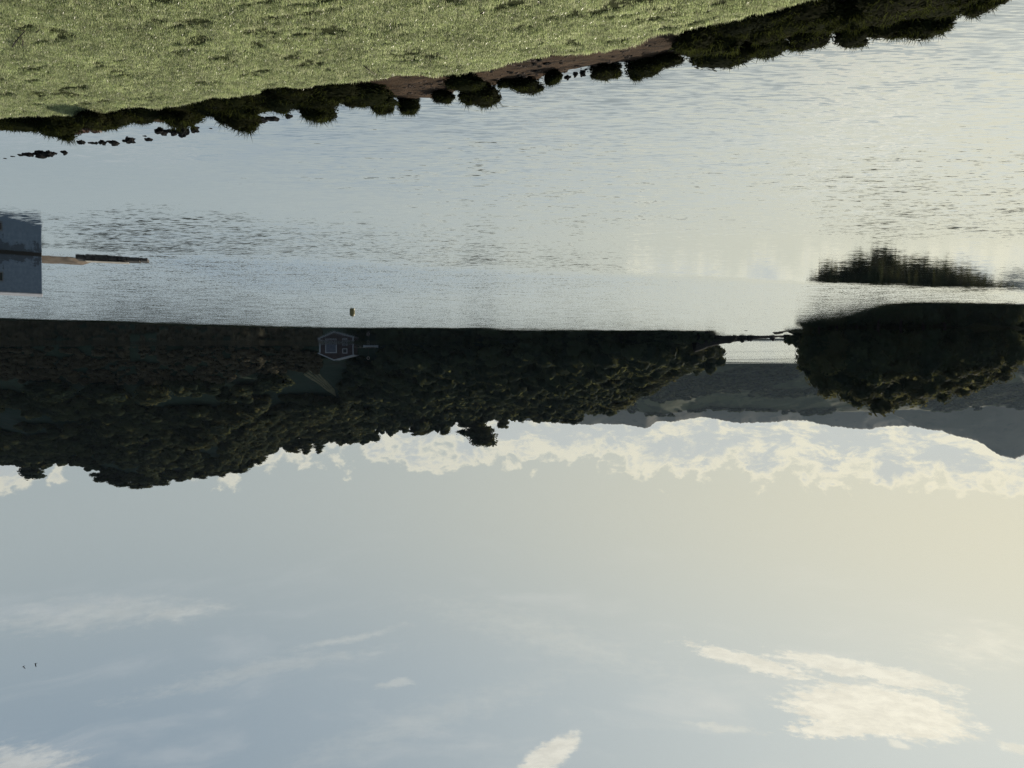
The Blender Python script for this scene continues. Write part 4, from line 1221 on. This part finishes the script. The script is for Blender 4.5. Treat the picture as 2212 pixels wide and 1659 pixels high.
# ------------------------------------------------------------------ buoy, birds
p = atZ(761, 670, 0)
by = link('mooring_buoy', None, loc=p); tag(by, "yellow drum-shaped buoy floating alone on the rippled water", 'buoy')
mb = MB(); mb.lathe([(0.22, -0.4), (0.29, -0.3), (0.31, -0.1), (0.31, 0.44), (0.30, 0.56), (0.24, 0.68), (0.13, 0.75), (0.03, 0.77)], 24); link('body', mb.mesh('body', M['buoy'], True), by)
mb = MB(); mb.tube([(math.cos(k / 10 * math.tau) * 0.06, 0, 0.80 + math.sin(k / 10 * math.tau) * 0.06) for k in range(11)], 0.014, 6, False); link('eye', mb.mesh('eye', M['slate'], True), by)

def bird(lab, xd, yd, Y, flap, rz):
    q = atY(xd, yd, Y)
    r = tag(link('bird', None, loc=q, rot=(0, R(6), rz)), lab, 'bird', 'birds in the sky')
    mb = MB(); mb.tube([(0, -0.30, 0), (0, -0.24, 0.01), (0, -0.10, 0), (0, 0.08, 0), (0, 0.26, 0.01), (0, 0.40, 0.01)], [0.006, 0.035, 0.075, 0.07, 0.03, 0.05], 8)
    link('body', mb.mesh('body', M['bird'], True), r)
    for s in (-1, 1):
        pts = [(0.03, -0.14, 0.03), (0.03, 0.08, 0.03), (0.33, 0.10, 0.05 + flap * 0.32), (0.34, -0.16, 0.05 + flap * 0.34), (0.66, 0.10, flap * 0.55), (0.70, 0.02, flap * 0.58)]
        mb = MB()
        up = [mb.bm.verts.new((x * s, y, z + 0.012)) for x, y, z in pts]; dn = [mb.bm.verts.new((x * s, y, z - 0.006)) for x, y, z in pts]
        for q4 in ((0, 1, 2, 3), (3, 2, 4, 5)):
            mb.bm.faces.new([up[i] for i in q4]); mb.bm.faces.new([dn[i] for i in q4][::-1])
        for i, j in ((0, 1), (1, 2), (2, 4), (4, 5), (5, 3), (3, 0)): mb.bm.faces.new((up[i], up[j], dn[j], dn[i]))
        link('wing', mb.mesh('wing', M['bird']), r)
bird("dark bird flying, the one nearer the photo edge of the pair", 51, 1439, 190, 0.9, 0.4)
bird("dark bird flying, the inner one of the pair with a raised wing", 77, 1433, 185, 1.2, 0.9)

# ------------------------------------------------------------------ pale hay strip on the hill
c0, c1_, c2_, c3_ = (652, 815, 262), (678, 812, 262), (730, 838, 284), (722, 846, 290)
def hp(xd, Y):
    x = (CX - xd) / FD * Y
    return Vector((x, Y, float(H1['zat'](np.array([x]), np.array([float(Y)]))[0])))
fv = []
nu, nv = 30, 26
for i in range(nu):
    for j in range(nv):
        u, v = i / (nu - 1), j / (nv - 1)
        xd = (652 + (728 - 652) * u) + (24 * (1 - u) - 4 * u) * (1 - v)
        Y = 262 + 26 * u + 9 * v
        q = hp(xd, Y)
        fv.append((q.x, q.y, q.z + (0.45 if (j // 3) % 2 else -0.9) - (1.5 if i in (0, nu - 1) or j in (0, nv - 1) else 0)))
tag(link('field', np_mesh('field', fv, grid_faces(nu, nv), M['hay'], False)), kind='structure')

# ------------------------------------------------------------------ haze
mb = MB(); mb.box((-5800, -400, -6.0), (5800, 5800, 620))
m, t = new_mat('haze')
pv = t.n('ShaderNodeVolumePrincipled')
pv.inputs['Color'].default_value = (0.62, 0.80, 1.0, 1)
pv.inputs['Density'].default_value = 0.000030
pv.inputs['Anisotropy'].default_value = 0.2
t.l(pv.outputs[0], t.out.inputs['Volume'])
m.cycles.homogeneous_volume = True
tag(link('haze', mb.mesh('haze', m)), 'thin blue morning haze', kind='stuff')
